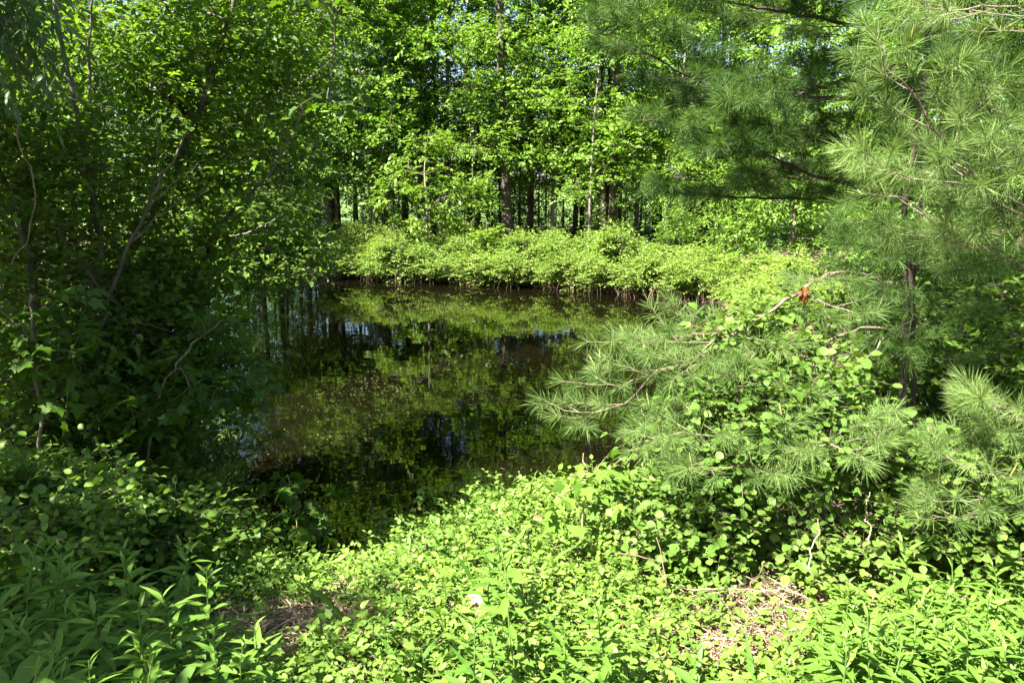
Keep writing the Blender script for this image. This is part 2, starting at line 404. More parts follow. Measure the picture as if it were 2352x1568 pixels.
# ground: leaf litter near, darker mould in the wood, meadow grass beyond it
m, t, out, nn, ln = newmat('ground_soil')
tc = nn('ShaderNodeTexCoord'); n1 = nn('ShaderNodeTexNoise'); n1.inputs['Scale'].default_value = 3.0; n1.inputs['Detail'].default_value = 9; ln(tc.outputs['Object'], n1.inputs['Vector'])
n2 = nn('ShaderNodeTexNoise'); n2.inputs['Scale'].default_value = 38; n2.inputs['Detail'].default_value = 6; ln(tc.outputs['Object'], n2.inputs['Vector'])
r1 = nn('ShaderNodeValToRGB'); ln(n2.outputs[0], r1.inputs[0]); r1.color_ramp.elements[0].color = (.025, .016, .009, 1); r1.color_ramp.elements[1].color = (.15, .10, .058, 1)
r1.color_ramp.elements[0].position = .36; r1.color_ramp.elements[1].position = .7
r2 = nn('ShaderNodeValToRGB'); ln(n1.outputs[0], r2.inputs[0]); r2.color_ramp.elements[0].color = (.05, .11, .018, 1); r2.color_ramp.elements[1].color = (.13, .2, .03, 1)
sx = nn('ShaderNodeSeparateXYZ'); ln(tc.outputs['Object'], sx.inputs[0])
mr = nn('ShaderNodeMapRange'); mr.inputs[1].default_value = 37; mr.inputs[2].default_value = 41; ln(sx.outputs[1], mr.inputs[0])
mx = nn('ShaderNodeMix'); mx.data_type = 'RGBA'; ln(mr.outputs[0], mx.inputs[0]); ln(r1.outputs[0], mx.inputs[6]); ln(r2.outputs[0], mx.inputs[7])
pr = nn('ShaderNodeBsdfPrincipled'); pr.inputs['Roughness'].default_value = .95; ln(mx.outputs[2], pr.inputs['Base Color'])
bu = nn('ShaderNodeBump'); bu.inputs['Strength'].default_value = .8; bu.inputs['Distance'].default_value = .03; ln(n2.outputs[0], bu.inputs['Height']); ln(bu.outputs[0], pr.inputs['Normal'])
ln(pr.outputs[0], out.inputs[0]); M['ground'] = m

m, t, out, nn, ln = newmat('pond_water')
tc = nn('ShaderNodeTexCoord'); n1 = nn('ShaderNodeTexNoise'); n1.inputs['Scale'].default_value = 1.6; n1.inputs['Detail'].default_value = 3; ln(tc.outputs['Object'], n1.inputs['Vector'])
pr = nn('ShaderNodeBsdfPrincipled'); pr.inputs['Base Color'].default_value = (.0030, .0026, .0010, 1); pr.inputs['Roughness'].default_value = .02
pr.inputs['IOR'].default_value = 1.42
bu = nn('ShaderNodeBump'); bu.inputs['Strength'].default_value = .06; bu.inputs['Distance'].default_value = .05; ln(n1.outputs[0], bu.inputs['Height']); ln(bu.outputs[0], pr.inputs['Normal'])
ln(pr.outputs[0], out.inputs[0]); M['water'] = m

# ------------------------------------------------------------------ ground and pond
def axis_vals(a, b, st, far, gr=1.35):
    c = list(np.arange(a, b, st)); lo, hi, s = [a], [c[-1]], st
    while hi[-1] < far: s *= gr; hi.append(hi[-1] + s); lo.append(lo[-1] - s)
    return np.array(sorted(set(lo[1:] + c + hi[1:])))
gxs = axis_vals(-12, 10, .14, 420); gys = axis_vals(-4, 25, .14, 420)
X, Y = np.meshgrid(gxs, gys); Z = gz(X, Y)
V = np.stack([X, Y, Z], -1).reshape(-1, 3); nx = len(gxs); ny = len(gys)
i = (np.arange(ny - 1)[:, None] * nx + np.arange(nx - 1)[None]).ravel()
tag(build('ground', V, [np.stack([i, i + 1, i + nx + 1, i + nx], 1)], M['ground'], smooth=True), kind='structure')
pc = POND.mean(0); ring = pc + (POND - pc) * 1.0 + nrm(POND - pc) * .55
wv = np.array([(x, y, 0) for x, y in ring]); wv = np.concatenate([[[pc[0], pc[1], 0]], wv])
k = np.arange(len(ring)); tag(build('pond_water', wv, [np.stack([np.zeros_like(k), 1 + k, 1 + (k + 1) % len(k)], 1)], M['water']), kind='structure')

# ------------------------------------------------------------------ woods across the pond
def straight_trunk(h, lean, wig, n=14):
    t = np.linspace(0, 1, n); ph = rng.random(2) * 6.28
    return np.stack([lean[0] * t * h + wig * np.sin(t * 4 + ph[0]) * t, lean[1] * t * h + wig * np.sin(t * 5 + ph[1]) * t, h * t - .12 * (1 - t)], 1)
def make_tree(name, h, r, lo, rad, natt, nspr, kleaf, size, lm, bm, slen=.75, label='', shape=1.0, layers=0, double=None, cl=(.48, .48, .2)):
    root = thing(name, label, 'tree')
    tr = straight_trunk(h * .93, rng.normal(0, .02, 2), .18)
    trunks = [(tr, r, r * .18)]
    if double:
        t2 = straight_trunk(h * .85, (double, .03), .2); t2[:, 0] += r * 1.3; trunks.append((t2, r * .8, r * .15))
    z = lo + (h - lo) * rng.random(natt) ** 1.05
    if layers: z = np.round((z - lo) / layers) * layers + lo + rng.normal(0, .12, natt)
    f = (z - lo) / (h - lo); env = rad * np.clip(np.sin(np.clip(f * .85 + .18, 0, 1) * math.pi), .12, 1) ** shape
    a = rng.random(natt) * 6.283; rr = env * np.sqrt(rng.random(natt)) * (0.8 + .35 * np.sin(a * 3 + z * 1.1))
    att = np.stack([rr * np.cos(a), rr * np.sin(a), z], 1)
    broadleaf(root, trunks, att, lm, bm, DIAMOND if size > .075 or True else OVATE, size, nspr, kleaf, slen, r_tip=.007, pw=.42, sides=4, up=.02, jit=.42, hang=.40, droop=.30, cl=cl,
              step=.6, outward=.7, minz=lo * .6, twigs=False)
    return root
T = {}
T['oak'] = make_tree('oak_tree', 15, .17, 2.9, 3.1, 95, 30, 6, .145, M['far'], M['bark_dark'], slen=.32, double=.04, cl=(.6, .6, .22))
T['beech'] = make_tree('beech_tree', 13, .10, 1.8, 2.5, 85, 28, 6, .13, M['far'], M['bark'], slen=.3, layers=.9, cl=(.55, .55, .15))
T['maple'] = make_tree('maple_tree', 11, .085, 2.2, 2.2, 70, 28, 6, .135, M['far'], M['bark_pale'], slen=.3)
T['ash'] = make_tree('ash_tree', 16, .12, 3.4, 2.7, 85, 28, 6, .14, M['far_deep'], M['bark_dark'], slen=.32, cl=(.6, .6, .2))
T['birch'] = make_tree('birch_tree', 9, .05, 1.3, 1.7, 55, 24, 6, .11, M['far'], M['bark_pale'], slen=.26, layers=.7, cl=(.4, .4, .14))
T['elm'] = make_tree('elm_tree', 7.5, .06, .4, 2.1, 85, 26, 6, .115, M['far'], M['bark'], slen=.28)
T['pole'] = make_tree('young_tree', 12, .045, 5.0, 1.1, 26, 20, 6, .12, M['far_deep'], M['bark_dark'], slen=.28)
used = {}
G1 = 'front trees of the wood across the pond'
front = [   # column, distance, kind, scale, label
    ('oak', 1168, 23.6, 1.05, 'big dark double trunked tree right of centre behind the bank shrubs'),
    ('oak', 1405, 23.0, .98, 'thick dark leaning pair of trunks behind the right end of the bright bank shrubs'),
    ('maple', 862, 22.9, 1.05, 'slim pale grey trunk rising left of the yellow green sapling'),
    ('beech', 888, 24.4, 1.0, 'dark trunk with layered leaves just behind the slim pale trunk'),
    ('beech', 1030, 25.2, 1.06, 'leafy tree whose crown stands straight above the bank sapling'),
    ('maple', 1268, 24.5, .98, 'grey trunk with bright low sprays right of the big double trunk'),
    ('birch', 1352, 22.2, 1.0, 'slender pale tree with whitish sprays left of the leaning pair of trunks'),
    ('maple', 735, 22.6, 1.02, 'pale trunk at the left end of the bank shrubs'),
    ('beech', 640, 23.8, 1.0, 'sunlit layered tree beyond the left corner of the pond'),
    ('birch', 1088, 22.8, .82, 'small bright tree directly left of the big double trunk'),
    ('maple', 1530, 22.4, .95, 'grey trunked tree partly behind the soft pine boughs'),
    ('oak', 1650, 24.5, .9, 'dark broad tree behind the pine boughs above the right bank'),
    ('elm', 690, 21.9, .62, 'low bushy tree with dark base at the left corner of the pond'),
    ('elm', 1560, 21.5, .45, 'bright bushy young tree behind the right bank shrubs'),
    ('elm', 1690, 19.2, .42, 'rounded green bush tree on the right bank below the pine boughs'),
    ('elm', 1850, 18.0, .45, 'sunlit pale green bush tree left of the pine trunk'),
    ('ash', 780, 25.6, .8, 'dark tree with high crown left of the slim pale trunk'),
    ('beech', 1215, 25.8, .95, 'layered leafy tree just right of the big double trunk'),
    ('ash', 1320, 26.2, .85, 'dark straight tree behind the whitish sprays'),
    ('beech', 1460, 25.4, .9, 'layered leafy tree right of the leaning pair of trunks'),
    ('ash', 930, 26.4, .85, 'straight dark tree behind the top of the bank sapling'),
    ('birch', 960, 24.8, 1.05, 'thin straight trunk seen through the sapling leaves'),
]
for kind, u, Yd, s, lb in front:
    place(T[kind], used, base(u, Yd), rng.random() * 6.28, s * (.88 if s > .7 else 1), lb, G1)
G2 = 'trees deeper in the wood'
for q in range(44):
    u = 540 + 1240 * (q + .5) / 44 + rng.normal(0, 18); Yd = (24.5 if q % 2 else 27) + 7 * rng.random()
    kind = ['pole', 'ash', 'pole', 'pole', 'pole', 'ash', 'pole', 'oak', 'pole', 'beech', 'pole'][q % 11]
    place(T[kind], used, base(u, Yd), rng.random() * 6.28, .72 + .26 * rng.random(),
          {'ash': 'tall dark straight tree standing deeper in the wood', 'pole': 'thin dark pole like trunk standing deeper in the wood',
           'oak': 'broad dark tree standing deeper in the wood', 'beech': 'layered leafy tree standing deeper in the wood'}[kind],
          {'ash': 'tall straight trees deeper in the wood', 'pole': 'thin poles deeper in the wood', 'oak': 'broad trees deeper in the wood', 'beech': 'layered trees deeper in the wood'}[kind])
G5 = 'bushy trees closing the back of the wood'
for q in range(46):
    u = 480 + 1560 * (q + .5) / 46 + rng.normal(0, 20); Yd = 28 + 8 * rng.random() + (3 if q % 2 else 0)
    place(T['elm' if q % 3 else 'beech'], used, base(u, Yd), rng.random() * 6.28, .42 + .24 * rng.random(), 'dim bushy tree closing the view at the back of the wood', G5)
G3 = 'trees on the left bank'
for q, (x, y, kind, s) in enumerate([(-9.5, 20.5, 'beech', .9), (-10.5, 16.5, 'maple', 1.0), (-8.8, 13.8, 'elm', .95), (-12, 21, 'oak', .9), (-7.6, 10.8, 'elm', .8), (-11, 12.5, 'beech', .95), (-13, 17, 'ash', 1.0), (-8.5, 8.5, 'elm', .9), (-14, 24, 'beech', 1.1), (-6.5,22.6,'birch',1.0), (-6.3, 9.0, 'elm', .62), (-5.6, 7.4, 'elm', .55), (-8.2, 15.6, 'elm', .8), (-10.2, 18.5, 'elm', .9), (-7.5, 9.2, 'beech', .75), (-9.0, 11.5, 'beech', .8), (-6.9, 6.4, 'elm', .75)]):
    place(T[kind], used, (x, y, float(gz(x, y))), rng.random() * 6.28, s, 'leafy tree on the left bank behind the leaning alders', G3)
G4 = 'trees behind the pines on the right bank'
for q, (x, y, kind, s) in enumerate([(6.2, 17.5, 'elm', .9), (7.5, 15.5, 'beech', .9), (6.0, 12.5, 'elm', .7), (9.0, 19.5, 'oak', .9), (7.2, 10.5, 'elm', .95), (10.5, 15.0, 'beech', 1.0), (9.0, 12.0, 'maple', 1.0), (12.0, 21.0, 'oak', 1.0), (5.6, 9.0, 'elm', .55), (8.4, 8.0, 'elm', .9), (12.5, 11.5, 'beech', 1.1)]):
    place(T[kind], used, (x, y, float(gz(x, y))), rng.random() * 6.28, s, 'shaded leafy tree behind the pines on the right bank', G4)

# the sapling on the far bank
b = base(982, 20.9)
root = thing('maple_sapling', 'small yellow green maple sapling with layered sprays on the far bank', 'sapling', b)
tr = smooth_line([b, P(980, 470, 20.9), P(975, 390, 21.0), P(985, 300, 21.2)], 14)
bl = [pblob(985, 500, 20.7, 85, 16, .8), pblob(905, 455, 20.7, 55, 20, .6), pblob(985, 430, 20.7, 110, 22, .9), pblob(1080, 415, 20.8, 60, 20, .7), pblob(880, 400, 20.9, 45, 16, .5),
      pblob(960, 375, 21, 70, 22, .8), pblob(985, 330, 21.1, 60, 24, .8), pblob(1030, 470, 20.6, 55, 14, .5), pblob(940, 505, 20.6, 50, 12, .5)]
broadleaf(root, [(tr, .032, .012)], blobs(bl, 46), M['sapling'], M['bark_pale'], DIAMOND, .13, 7, 8, .34, r_tip=.004, sides=4, up=.0, jit=.5, hang=.3, droop=.2, twigs=False, keep=lambda a: a[:, 2] > .9)
b = base(1118, 20.2)
root = thing('shrub_seedling', 'small yellow leafy seedling sticking out above the bank shrubs', 'seedling', b)
broadleaf(root, [(smooth_line([b, b + (0, 0, 1.35)], 8), .015, .006)], blobs([pblob(1118, 540, 20.2, 22, 16, .3)], 26), M['sapling'], M['bark_pale'], DIAMOND, .10, 4, 7, .3, sides=3, twigs=False, keep=lambda a: a[:, 2] > .5)

# shrubs along the far bank
def make_shrub(label, wdt, h, natt, lm):
    root = thing('bank_shrub', label, 'shrub')
    trunks = []
    for q in range(5):
        a = q * 1.257 + rng.random(); e = np.array([math.cos(a) * wdt * .45, math.sin(a) * wdt * .4, h * (.6 + .3 * rng.random())])
        trunks.append((smooth_line([(e[0] * .2, e[1] * .2, -.08), e * (.6, .6, .6), e], 7, .02), .012, .005))
    bl = [((0, 0, h * .5), (wdt * .5, wdt * .5, h * .45), 3)] + [((rng.normal(0, wdt * .28), rng.normal(0, wdt * .28), h * (.55 + .3 * rng.random())), (wdt * .22, wdt * .22, h * .22), .8) for _ in range(6)]
    att = blobs(bl, natt); att[:, 2] = np.maximum(att[:, 2] * 1.05 - .05, .03)
    broadleaf(root, trunks, att, lm, M['bark_branch'], DIAMOND, .062, 6, 7, .22, crown='foliage', trunkname='stems', r_tip=.003, sides=3, up=.1, jit=.6, hang=.25, twigs=False)
    tb = Tubes()
    for q in range(7):
        a = -math.pi / 2 + rng.normal(0, .6); r0 = wdt * .4; p = np.array([math.cos(a) * r0 * .6, math.sin(a) * r0 * .6, .3 + .15 * rng.random()])
        e = np.array([math.cos(a) * r0 * 1.25 + rng.normal(0, .06), math.sin(a) * r0 * 1.35, -.32 + .1 * rng.random()])
        tb.add(smooth_line([p, (p + e) / 2 + (0, 0, .12), e], 5), (.006, .005, .004, .003, .002), 3)
    tb.build('dry_stems', M['root'], root)
    return root
S = [make_shrub('', 1.15, 1.05, 190, M['shrub']), make_shrub('', 1.3, .9, 190, M['shrub']), make_shrub('', .95, 1.15, 170, M['shrub'])]
us = [{}, {}, {}]
FB = [(740, 21.35), (1000, 20.45), (1240, 19.45), (1480, 18.0), (1620, 17.2), (1700, 16.6), (1780, 16.2)]
q = 0
for row in range(3):
    u = 775 + row * 22
    while u < 1690 - row * 10:
        yb = np.interp(u, [f[0] for f in FB], [f[1] for f in FB]) + row * .7 + rng.normal(0, .08) - .42
        kx = q % 3; b = base(u, yb); b[2] = max(b[2], .02) * .8
        lb = 'pale yellow green shrub leaning over the water in the front row on the far bank' if row == 0 else ('pale green shrub in the second row on the far bank' if row == 1 else 'green shrub at the edge of the wood behind the bank rows')
        place(S[kx], us[kx], b, rng.normal(0, .5), (.82 + .34 * rng.random()), lb, ['front row of shrubs on the far bank', 'second row of shrubs on the far bank', 'third row of shrubs on the far bank'][row], sz=(.6 + .55 * rng.random()) * (.70 if row and u > 1480 else (.82 if u > 1520 else 1)))
        q += 1; u += 62 * (0.8 + .45 * rng.random()) * (1 + .1 * row)
for kx, (x, y, s) in enumerate([(4.9, 16.2, .9), (4.6, 14.8, .95), (4.5, 13.9, .9), (5.4, 15.2, 1.1), (5.3, 14.2, 1.0), (4.1, 12.9, .9), (3.9, 11.9, .85), (4.8, 12.6, 1.0), (5.3, 16.4, 1.1)]):
    place(S[kx % 3], us[kx % 3], (x, y, max(float(gz(x, y)), .02) * .8), rng.random() * 6, s, 'pale green shrub on the right bank behind the pine bough', 'shrubs on the right bank', sz=s * .62)
for u, Y_, lb in ((1490, 17.75, 'brown tangle of exposed roots under the shrubs at the waterline'), (1585, 17.0, 'reddish brown mass of dead stems and roots at the right end of the far bank')):
    b = base(u, Y_); b[2] = 0; rt = thing('root_tangle', lb, 'roots', b); tb = Tubes()
    for q in range(70):
        p0 = b + np.array([rng.normal(0, .35), rng.normal(.15, .12), .15 + .4 * rng.random()]); e = np.array([p0[0] + rng.normal(0, .15), b[1] - .35 + rng.normal(0, .12), -.05])
        tb.add(smooth_line([p0, (p0 + e) / 2 + (0, -.06, .08), e], 5), (.012, .012, .01, .008, .005), 3)
    tb.build('roots', M['root'], rt)
# low growth of the woodland floor
n = 5200; x = rng.uniform(-13, 13, n); y = rng.uniform(20, 40, n); ok = pond_sd(x, y) > .9; x, y = x[ok], y[ok]; n = len(x)
p = np.stack([x, y, gz(x, y) + .05 + .9 * rng.random(n) ** 2], 1); d = rng.normal(size=(n, 3)) * (1, 1, .2) + UP * .6
pos, ax, no, Sz, t = spray(p, d, .4, 8, .1, .2, .5, .2)
Vv, po, tt = leaves(DIAMOND, pos, ax, no, Sz, t); tag(build('undergrowth', Vv, po, M['far_deep'], None, tt), 'low leafy growth on the floor of the wood', 'undergrowth', kind='stuff')
# floating bits on the pond
n = 6500; u = rng.normal(920, 170, n); v = rng.uniform(690, 1100, n) ; v = 690 + (v - 690) * rng.random(n) ** .9
d = Fv + ((u - 1176) / FPX)[:, None] * Rv + ((784 - v) / FPX)[:, None] * Uv; t = -2.5 / d[:, 2]; p = EYE + d * t[:, None]
p[:, :2] += rng.normal(0, .15, (n, 2)); ok = (pond_sd(p[:, 0], p[:, 1]) < -.15) & (rng.random(n) < .12 + .88 * (np.sin(p[:, 0] * 1.9 + np.sin(p[:, 1] * 1.1) * 2) * np.sin(p[:, 1] * .9 + p[:, 0] * .5) > .15)); p = p[ok]; n = len(p); p[:, 2] = .004
e = np.stack([rng.uniform(-8, -2.5, 700), rng.uniform(19.2, 21, 700), np.full(700, .004)], 1); e = e[pond_sd(e[:, 0], e[:, 1]) < -.05]; p = np.concatenate([p, e]); n = len(p)
a = rng.random(n) * 6.28
Vv, po, tt = leaves(DIAMOND, p, np.stack([np.cos(a), np.sin(a), np.zeros(n)], 1), np.tile(UP, (n, 1)), .006 + .015 * rng.random(n) ** 3, None, np.zeros(n))
tag(build('floating_specks', Vv, po, M['speck'], None, tt), 'pale bits of seed and leaf floating on the pond', 'floating bits', kind='stuff')
# ------------------------------------------------------------------ leaning trees of the left bank
def left_tree(name, label, cat, stems, bl, natt, lm, tpl, size, nspr=4, kleaf=7, slen=.32, bm='bark', loc=None, **k):
    if tpl is OVATE and natt > 300 and 'cl' not in k: k['cl'] = (.17, .17, .09); natt = int(natt * .68); nspr = int(nspr * 1.75); slen *= .8
    root = thing(name, label, cat, stems[0][0][0] if loc is None else loc)
    trunks = []
    for pts, r0, r1 in stems: trunks.append((smooth_line(pts, 22, .008), r0, r1))
    kw = dict(r_tip=.0022, pw=.5, sides=5, up=.1, jit=.5, hang=.15, droop=.15, step=.25); kw.update(k)
    nl = broadleaf(root, trunks, blobs(bl, natt), lm, M[bm], tpl, size, nspr, kleaf, slen, **kw)
    return root
def gl(u, Y, dz=-.08):
    b = base(u, Y); b[2] += dz; return b
# nearest thicket, hard against the left edge
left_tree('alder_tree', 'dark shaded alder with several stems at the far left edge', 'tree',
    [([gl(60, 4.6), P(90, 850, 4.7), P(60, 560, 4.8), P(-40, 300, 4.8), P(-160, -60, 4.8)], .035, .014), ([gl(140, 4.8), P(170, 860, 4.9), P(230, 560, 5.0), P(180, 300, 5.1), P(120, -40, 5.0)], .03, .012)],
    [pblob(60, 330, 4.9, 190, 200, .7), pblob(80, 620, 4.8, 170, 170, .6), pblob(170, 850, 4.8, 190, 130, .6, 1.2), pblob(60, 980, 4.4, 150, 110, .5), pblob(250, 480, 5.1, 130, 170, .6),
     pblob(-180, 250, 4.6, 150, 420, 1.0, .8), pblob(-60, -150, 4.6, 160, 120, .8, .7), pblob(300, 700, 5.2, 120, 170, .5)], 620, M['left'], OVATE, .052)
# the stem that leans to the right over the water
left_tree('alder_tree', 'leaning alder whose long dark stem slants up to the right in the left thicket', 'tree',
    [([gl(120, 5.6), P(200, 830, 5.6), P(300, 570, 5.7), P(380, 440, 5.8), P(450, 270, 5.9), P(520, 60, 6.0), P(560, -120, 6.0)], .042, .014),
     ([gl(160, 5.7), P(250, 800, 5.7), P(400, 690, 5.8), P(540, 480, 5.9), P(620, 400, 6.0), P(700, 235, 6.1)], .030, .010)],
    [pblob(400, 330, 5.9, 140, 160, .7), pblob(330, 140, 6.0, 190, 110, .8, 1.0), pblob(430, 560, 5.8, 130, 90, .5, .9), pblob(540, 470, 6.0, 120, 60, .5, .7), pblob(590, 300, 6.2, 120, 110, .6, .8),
     pblob(380, 720, 5.7, 140, 120, .5, 1.0), pblob(480, 120, 6.2, 170, 120, .8, 1), pblob(660, 110, 6.3, 110, 100, .6, .9), pblob(330, 900, 5.5, 150, 110, .5, 1.1), pblob(430, -140, 6.0, 260, 150, 1.0, .7), ((-3.4, 7.2, 5.6), (1.3, 1.1, .6), 20000)], 860, M['left'], OVATE, .054)  # last blob: unseen crown added to block sky light over the thicket
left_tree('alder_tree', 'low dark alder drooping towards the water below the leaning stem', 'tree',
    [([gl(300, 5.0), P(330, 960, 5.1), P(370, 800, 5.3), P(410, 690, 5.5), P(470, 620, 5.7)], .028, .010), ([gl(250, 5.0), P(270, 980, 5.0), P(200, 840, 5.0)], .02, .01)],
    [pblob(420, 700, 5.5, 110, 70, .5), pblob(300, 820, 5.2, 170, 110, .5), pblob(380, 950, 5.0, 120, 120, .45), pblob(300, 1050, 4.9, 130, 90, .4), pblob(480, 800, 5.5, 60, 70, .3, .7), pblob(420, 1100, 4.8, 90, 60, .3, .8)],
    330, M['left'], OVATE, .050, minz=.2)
for pts, lb in (([gl(230, 4.7), P(215, 900, 4.7), P(250, 700, 4.75), P(330, 500, 4.8), P(360, 430, 4.85), P(430, 300, 4.9)], 'slanting bare grey stem in the middle of the left thicket'),
                ([gl(330, 4.9), P(350, 950, 4.9), P(300, 760, 4.9), P(150, 560, 4.8), P(20, 380, 4.7)], 'dark bare stem leaning left across the left thicket'),
                ([gl(180, 5.1), P(240, 800, 5.1), P(220, 560, 5.1), P(215, 330, 5.1), P(208, 100, 5.1), P(210, -60, 5.1)], 'thin upright bare stem near the left edge of the thicket')):
    r_ = thing('dead_sapling', lb, 'dead sapling', pts[0]); tb = Tubes(); L_ = smooth_line(pts, 20, .012); tb.add(L_, np.linspace(.017, .006, 20), 7); tb.build('stem', M['bark'], r_)
    for q in range(7):
        i = rng.integers(6, 19); d = nrm(rng.normal(size=3) * (1, .6, .5) + UP * .4); l = .3 + .4 * rng.random()
        fb = Tubes(); fb.add(smooth_line([L_[i], L_[i] + d * l * .5 + rng.normal(0, .03, 3), L_[i] + d * l], 7, .008), np.linspace(.005, .0015, 7), 4); fb.build('side_twig', M['bark'], r_)
# farther trees along the left shore, sunlit
left_tree('birch_tree', 'sunlit birch with bright yellow green leaves behind the leaning alder', 'tree',
    [([gl(360, 10.2), P(420, 520, 10.2), P(500, 350, 10.3), P(560, 150, 10.4), P(600, -160, 10.5)], .06, .02), ([gl(380, 10.4), P(470, 540, 10.3), P(580, 420, 10.2), P(660, 300, 10.1)], .04, .012)],
    [pblob(560, 250, 10.3, 140, 110, 1.0), pblob(560, 440, 10.1, 130, 75, .9), pblob(660, 350, 10.4, 70, 110, .8), pblob(470, 90, 10.5, 220, 110, 1.3), pblob(680, 110, 10.6, 100, 110, .9), pblob(430, 330, 10.2, 120, 150, .9), pblob(520, -150, 10.6, 240, 170, 1.3), pblob(620, 500, 10.0, 90, 30, .6, .8)],
    560, M['lit'], OVATE, .078, 5, 7, .42, 'bark_pale', r_tip=.003)
left_tree('alder_tree', 'shady alder spreading low over the water at the left corner of the pond', 'tree',
    [([gl(330, 9.2), P(420, 650, 9.4), P(560, 590, 9.8), P(720, 570, 10.4)], .05, .012), ([gl(340, 9.4), P(400, 600, 9.5), P(470, 480, 9.7)], .04, .014)],
    [pblob(600, 570, 10.0, 130, 40, .8), pblob(500, 610, 9.6, 120, 45, .7), pblob(690, 570, 10.4, 70, 35, .5), pblob(430, 540, 9.6, 120, 60, .8), pblob(350, 640, 9.2, 130, 70, .8), pblob(620, 640, 10, 70, 18, .4, .6)],
    420, M['left'], OVATE, .066, 5, 7, .36, r_tip=.003)
left_tree('willow_tree', 'pale feathery willow foliage hanging in the top left corner', 'tree',
    [([gl(-420, 3.6), P(-300, 700, 3.6), P(-200, 200, 3.5), P(-60, -160, 3.5), P(60, -220, 3.5)], .05, .012)],
    [pblob(10, 10, 3.6, 55, 50, .2), pblob(-80, 0, 3.6, 80, 90, .3), pblob(30, -60, 3.6, 50, 30, .2)],
    30, M['willow'], LANCE, .07, 4, 9, .22, droop=.8, hang=.8, up=-.4)
# a tree outside the frame to the left, whose shade lies on the near left corner
left_tree('ash_tree', 'broad ash beyond the left edge shading the near left corner', 'tree',
    [([np.array([-4.6, 1.3, .7]), np.array([-4.55, 1.3, 3.0]), np.array([-4.5, 1.2, 5.0]), np.array([-4.6, 1.1, 6.6])], .11, .03)],
    [((-3.5, .75, 4.0), (.85, .8, .7), 1.2), ((-4.75, .0, 6.0), (.9, .9, .8), 1.2), ((-5.0, 1.6, 4.6), (1.0, 1.2, 1.2), 1.1), ((-3.7, 3.2, 4.6), (1.1, 1.0, .7), 1.5), ((-5.6, 2.6, 6.0), (1.0, 1.0, 1.0), .9), ((-3.05, 3.1, 4.2), (.65, .6, .5), .7), ((-3.6, 2.0, 3.4), (.6, .6, .6), .5)],
    330, M['left'], OVATE, .10, 5, 8, .5)
for q, (x, y, s) in enumerate([(5.5, -1.5, 1.15), (2.2, -6.5, 1.2), (-2.5, -8.5, 1.1), (7.5, 3.0, 1.1), (-9.5, 1.0, 1.1), (-8.0, 5.0, 1.0), (6.0, 5.6, .9), (8.5, -6.0, 1.2), (-7.5, -5.5, .95)]):  # unseen trees added around the camera to cut sky light and deepen shade
    place(T['elm'], used, (x, y, float(gz(x, y))), rng.random() * 6.28, s, 'unseen bushy tree added outside the picture to block sky light', 'added trees blocking sky light')
# red maple leaves hanging in from above
left_tree('maple_tree', 'maple bough with dark lobed leaves hanging in from the top left of centre', 'tree',
    [([np.array([-3.9, 3.0, .8]), np.array([-3.6, 3.2, 3.2]), P(560, -260, 3.9), P(690, -60, 4.1), P(770, 60, 4.2)], .045, .006)],
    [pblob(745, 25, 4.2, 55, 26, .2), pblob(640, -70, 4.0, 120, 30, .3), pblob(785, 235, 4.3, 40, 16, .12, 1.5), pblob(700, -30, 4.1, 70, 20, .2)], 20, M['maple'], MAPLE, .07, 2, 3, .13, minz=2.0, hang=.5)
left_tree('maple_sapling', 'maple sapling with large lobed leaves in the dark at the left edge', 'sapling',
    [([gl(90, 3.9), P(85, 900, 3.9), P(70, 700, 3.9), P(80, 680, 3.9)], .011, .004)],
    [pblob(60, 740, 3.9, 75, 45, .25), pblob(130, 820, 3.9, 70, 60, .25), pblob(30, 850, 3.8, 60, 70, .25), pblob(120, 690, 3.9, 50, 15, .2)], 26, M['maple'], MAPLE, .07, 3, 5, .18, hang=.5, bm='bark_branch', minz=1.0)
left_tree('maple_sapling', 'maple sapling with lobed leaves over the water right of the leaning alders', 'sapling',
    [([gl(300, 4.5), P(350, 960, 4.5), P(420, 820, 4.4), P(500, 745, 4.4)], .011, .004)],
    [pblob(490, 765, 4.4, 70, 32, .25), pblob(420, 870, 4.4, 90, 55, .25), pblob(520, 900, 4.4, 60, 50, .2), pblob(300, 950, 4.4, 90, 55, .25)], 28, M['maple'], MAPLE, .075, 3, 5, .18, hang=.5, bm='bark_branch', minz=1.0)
# hanging vine and bare branches
def stick(name, label, cat, pts, r0, r1, mat, n=18, jit=.006, sides=6, forks=()):
    root = thing(name, label, cat, pts[0]); tb = Tubes(); L = smooth_line(pts, n, jit); tb.add(L, r0 + (r1 - r0) * np.linspace(0, 1, n), sides)
    tb.build('stem', mat, root)
    for f in forks:
        fb = Tubes(); fb.add(smooth_line(f, 9, jit), np.linspace(r1 * 1.2, r1 * .5, 9), 5); fb.build('side_twig', mat, root)
    return root
stick('hanging_vine', 'pale bare vine hanging in a loose curve at the left edge', 'vine', pl([(40, 250, 4.0), (45, 330, 4.0), (78, 400, 4.0), (83, 470, 4.0), (60, 550, 4.0), (25, 610, 4.05)]), .0042, .003, M['bark_branch'])
stick('bare_bough', 'pale bare branch reaching right in the upper left leaves', 'branch', pl([(100, 215, 4.6), (150, 222, 4.7), (210, 242, 4.8), (265, 245, 4.9)]), .008, .004, M['bark_pale'])
stick('bare_bough', 'slender arching pale branch at the upper left of the open wood', 'branch', pl([(600, 225, 7.0), (680, 195, 7.2), (730, 165, 7.4), (775, 120, 7.5)]), .012, .005, M['bark_pale'])
stick('bare_bough', 'pale bare branch slanting over the water from the left thicket', 'branch', pl([(485, 548, 7.8), (560, 538, 8.1), (620, 510, 8.4), (650, 490, 8.6)]), .014, .005, M['bark_pale'])
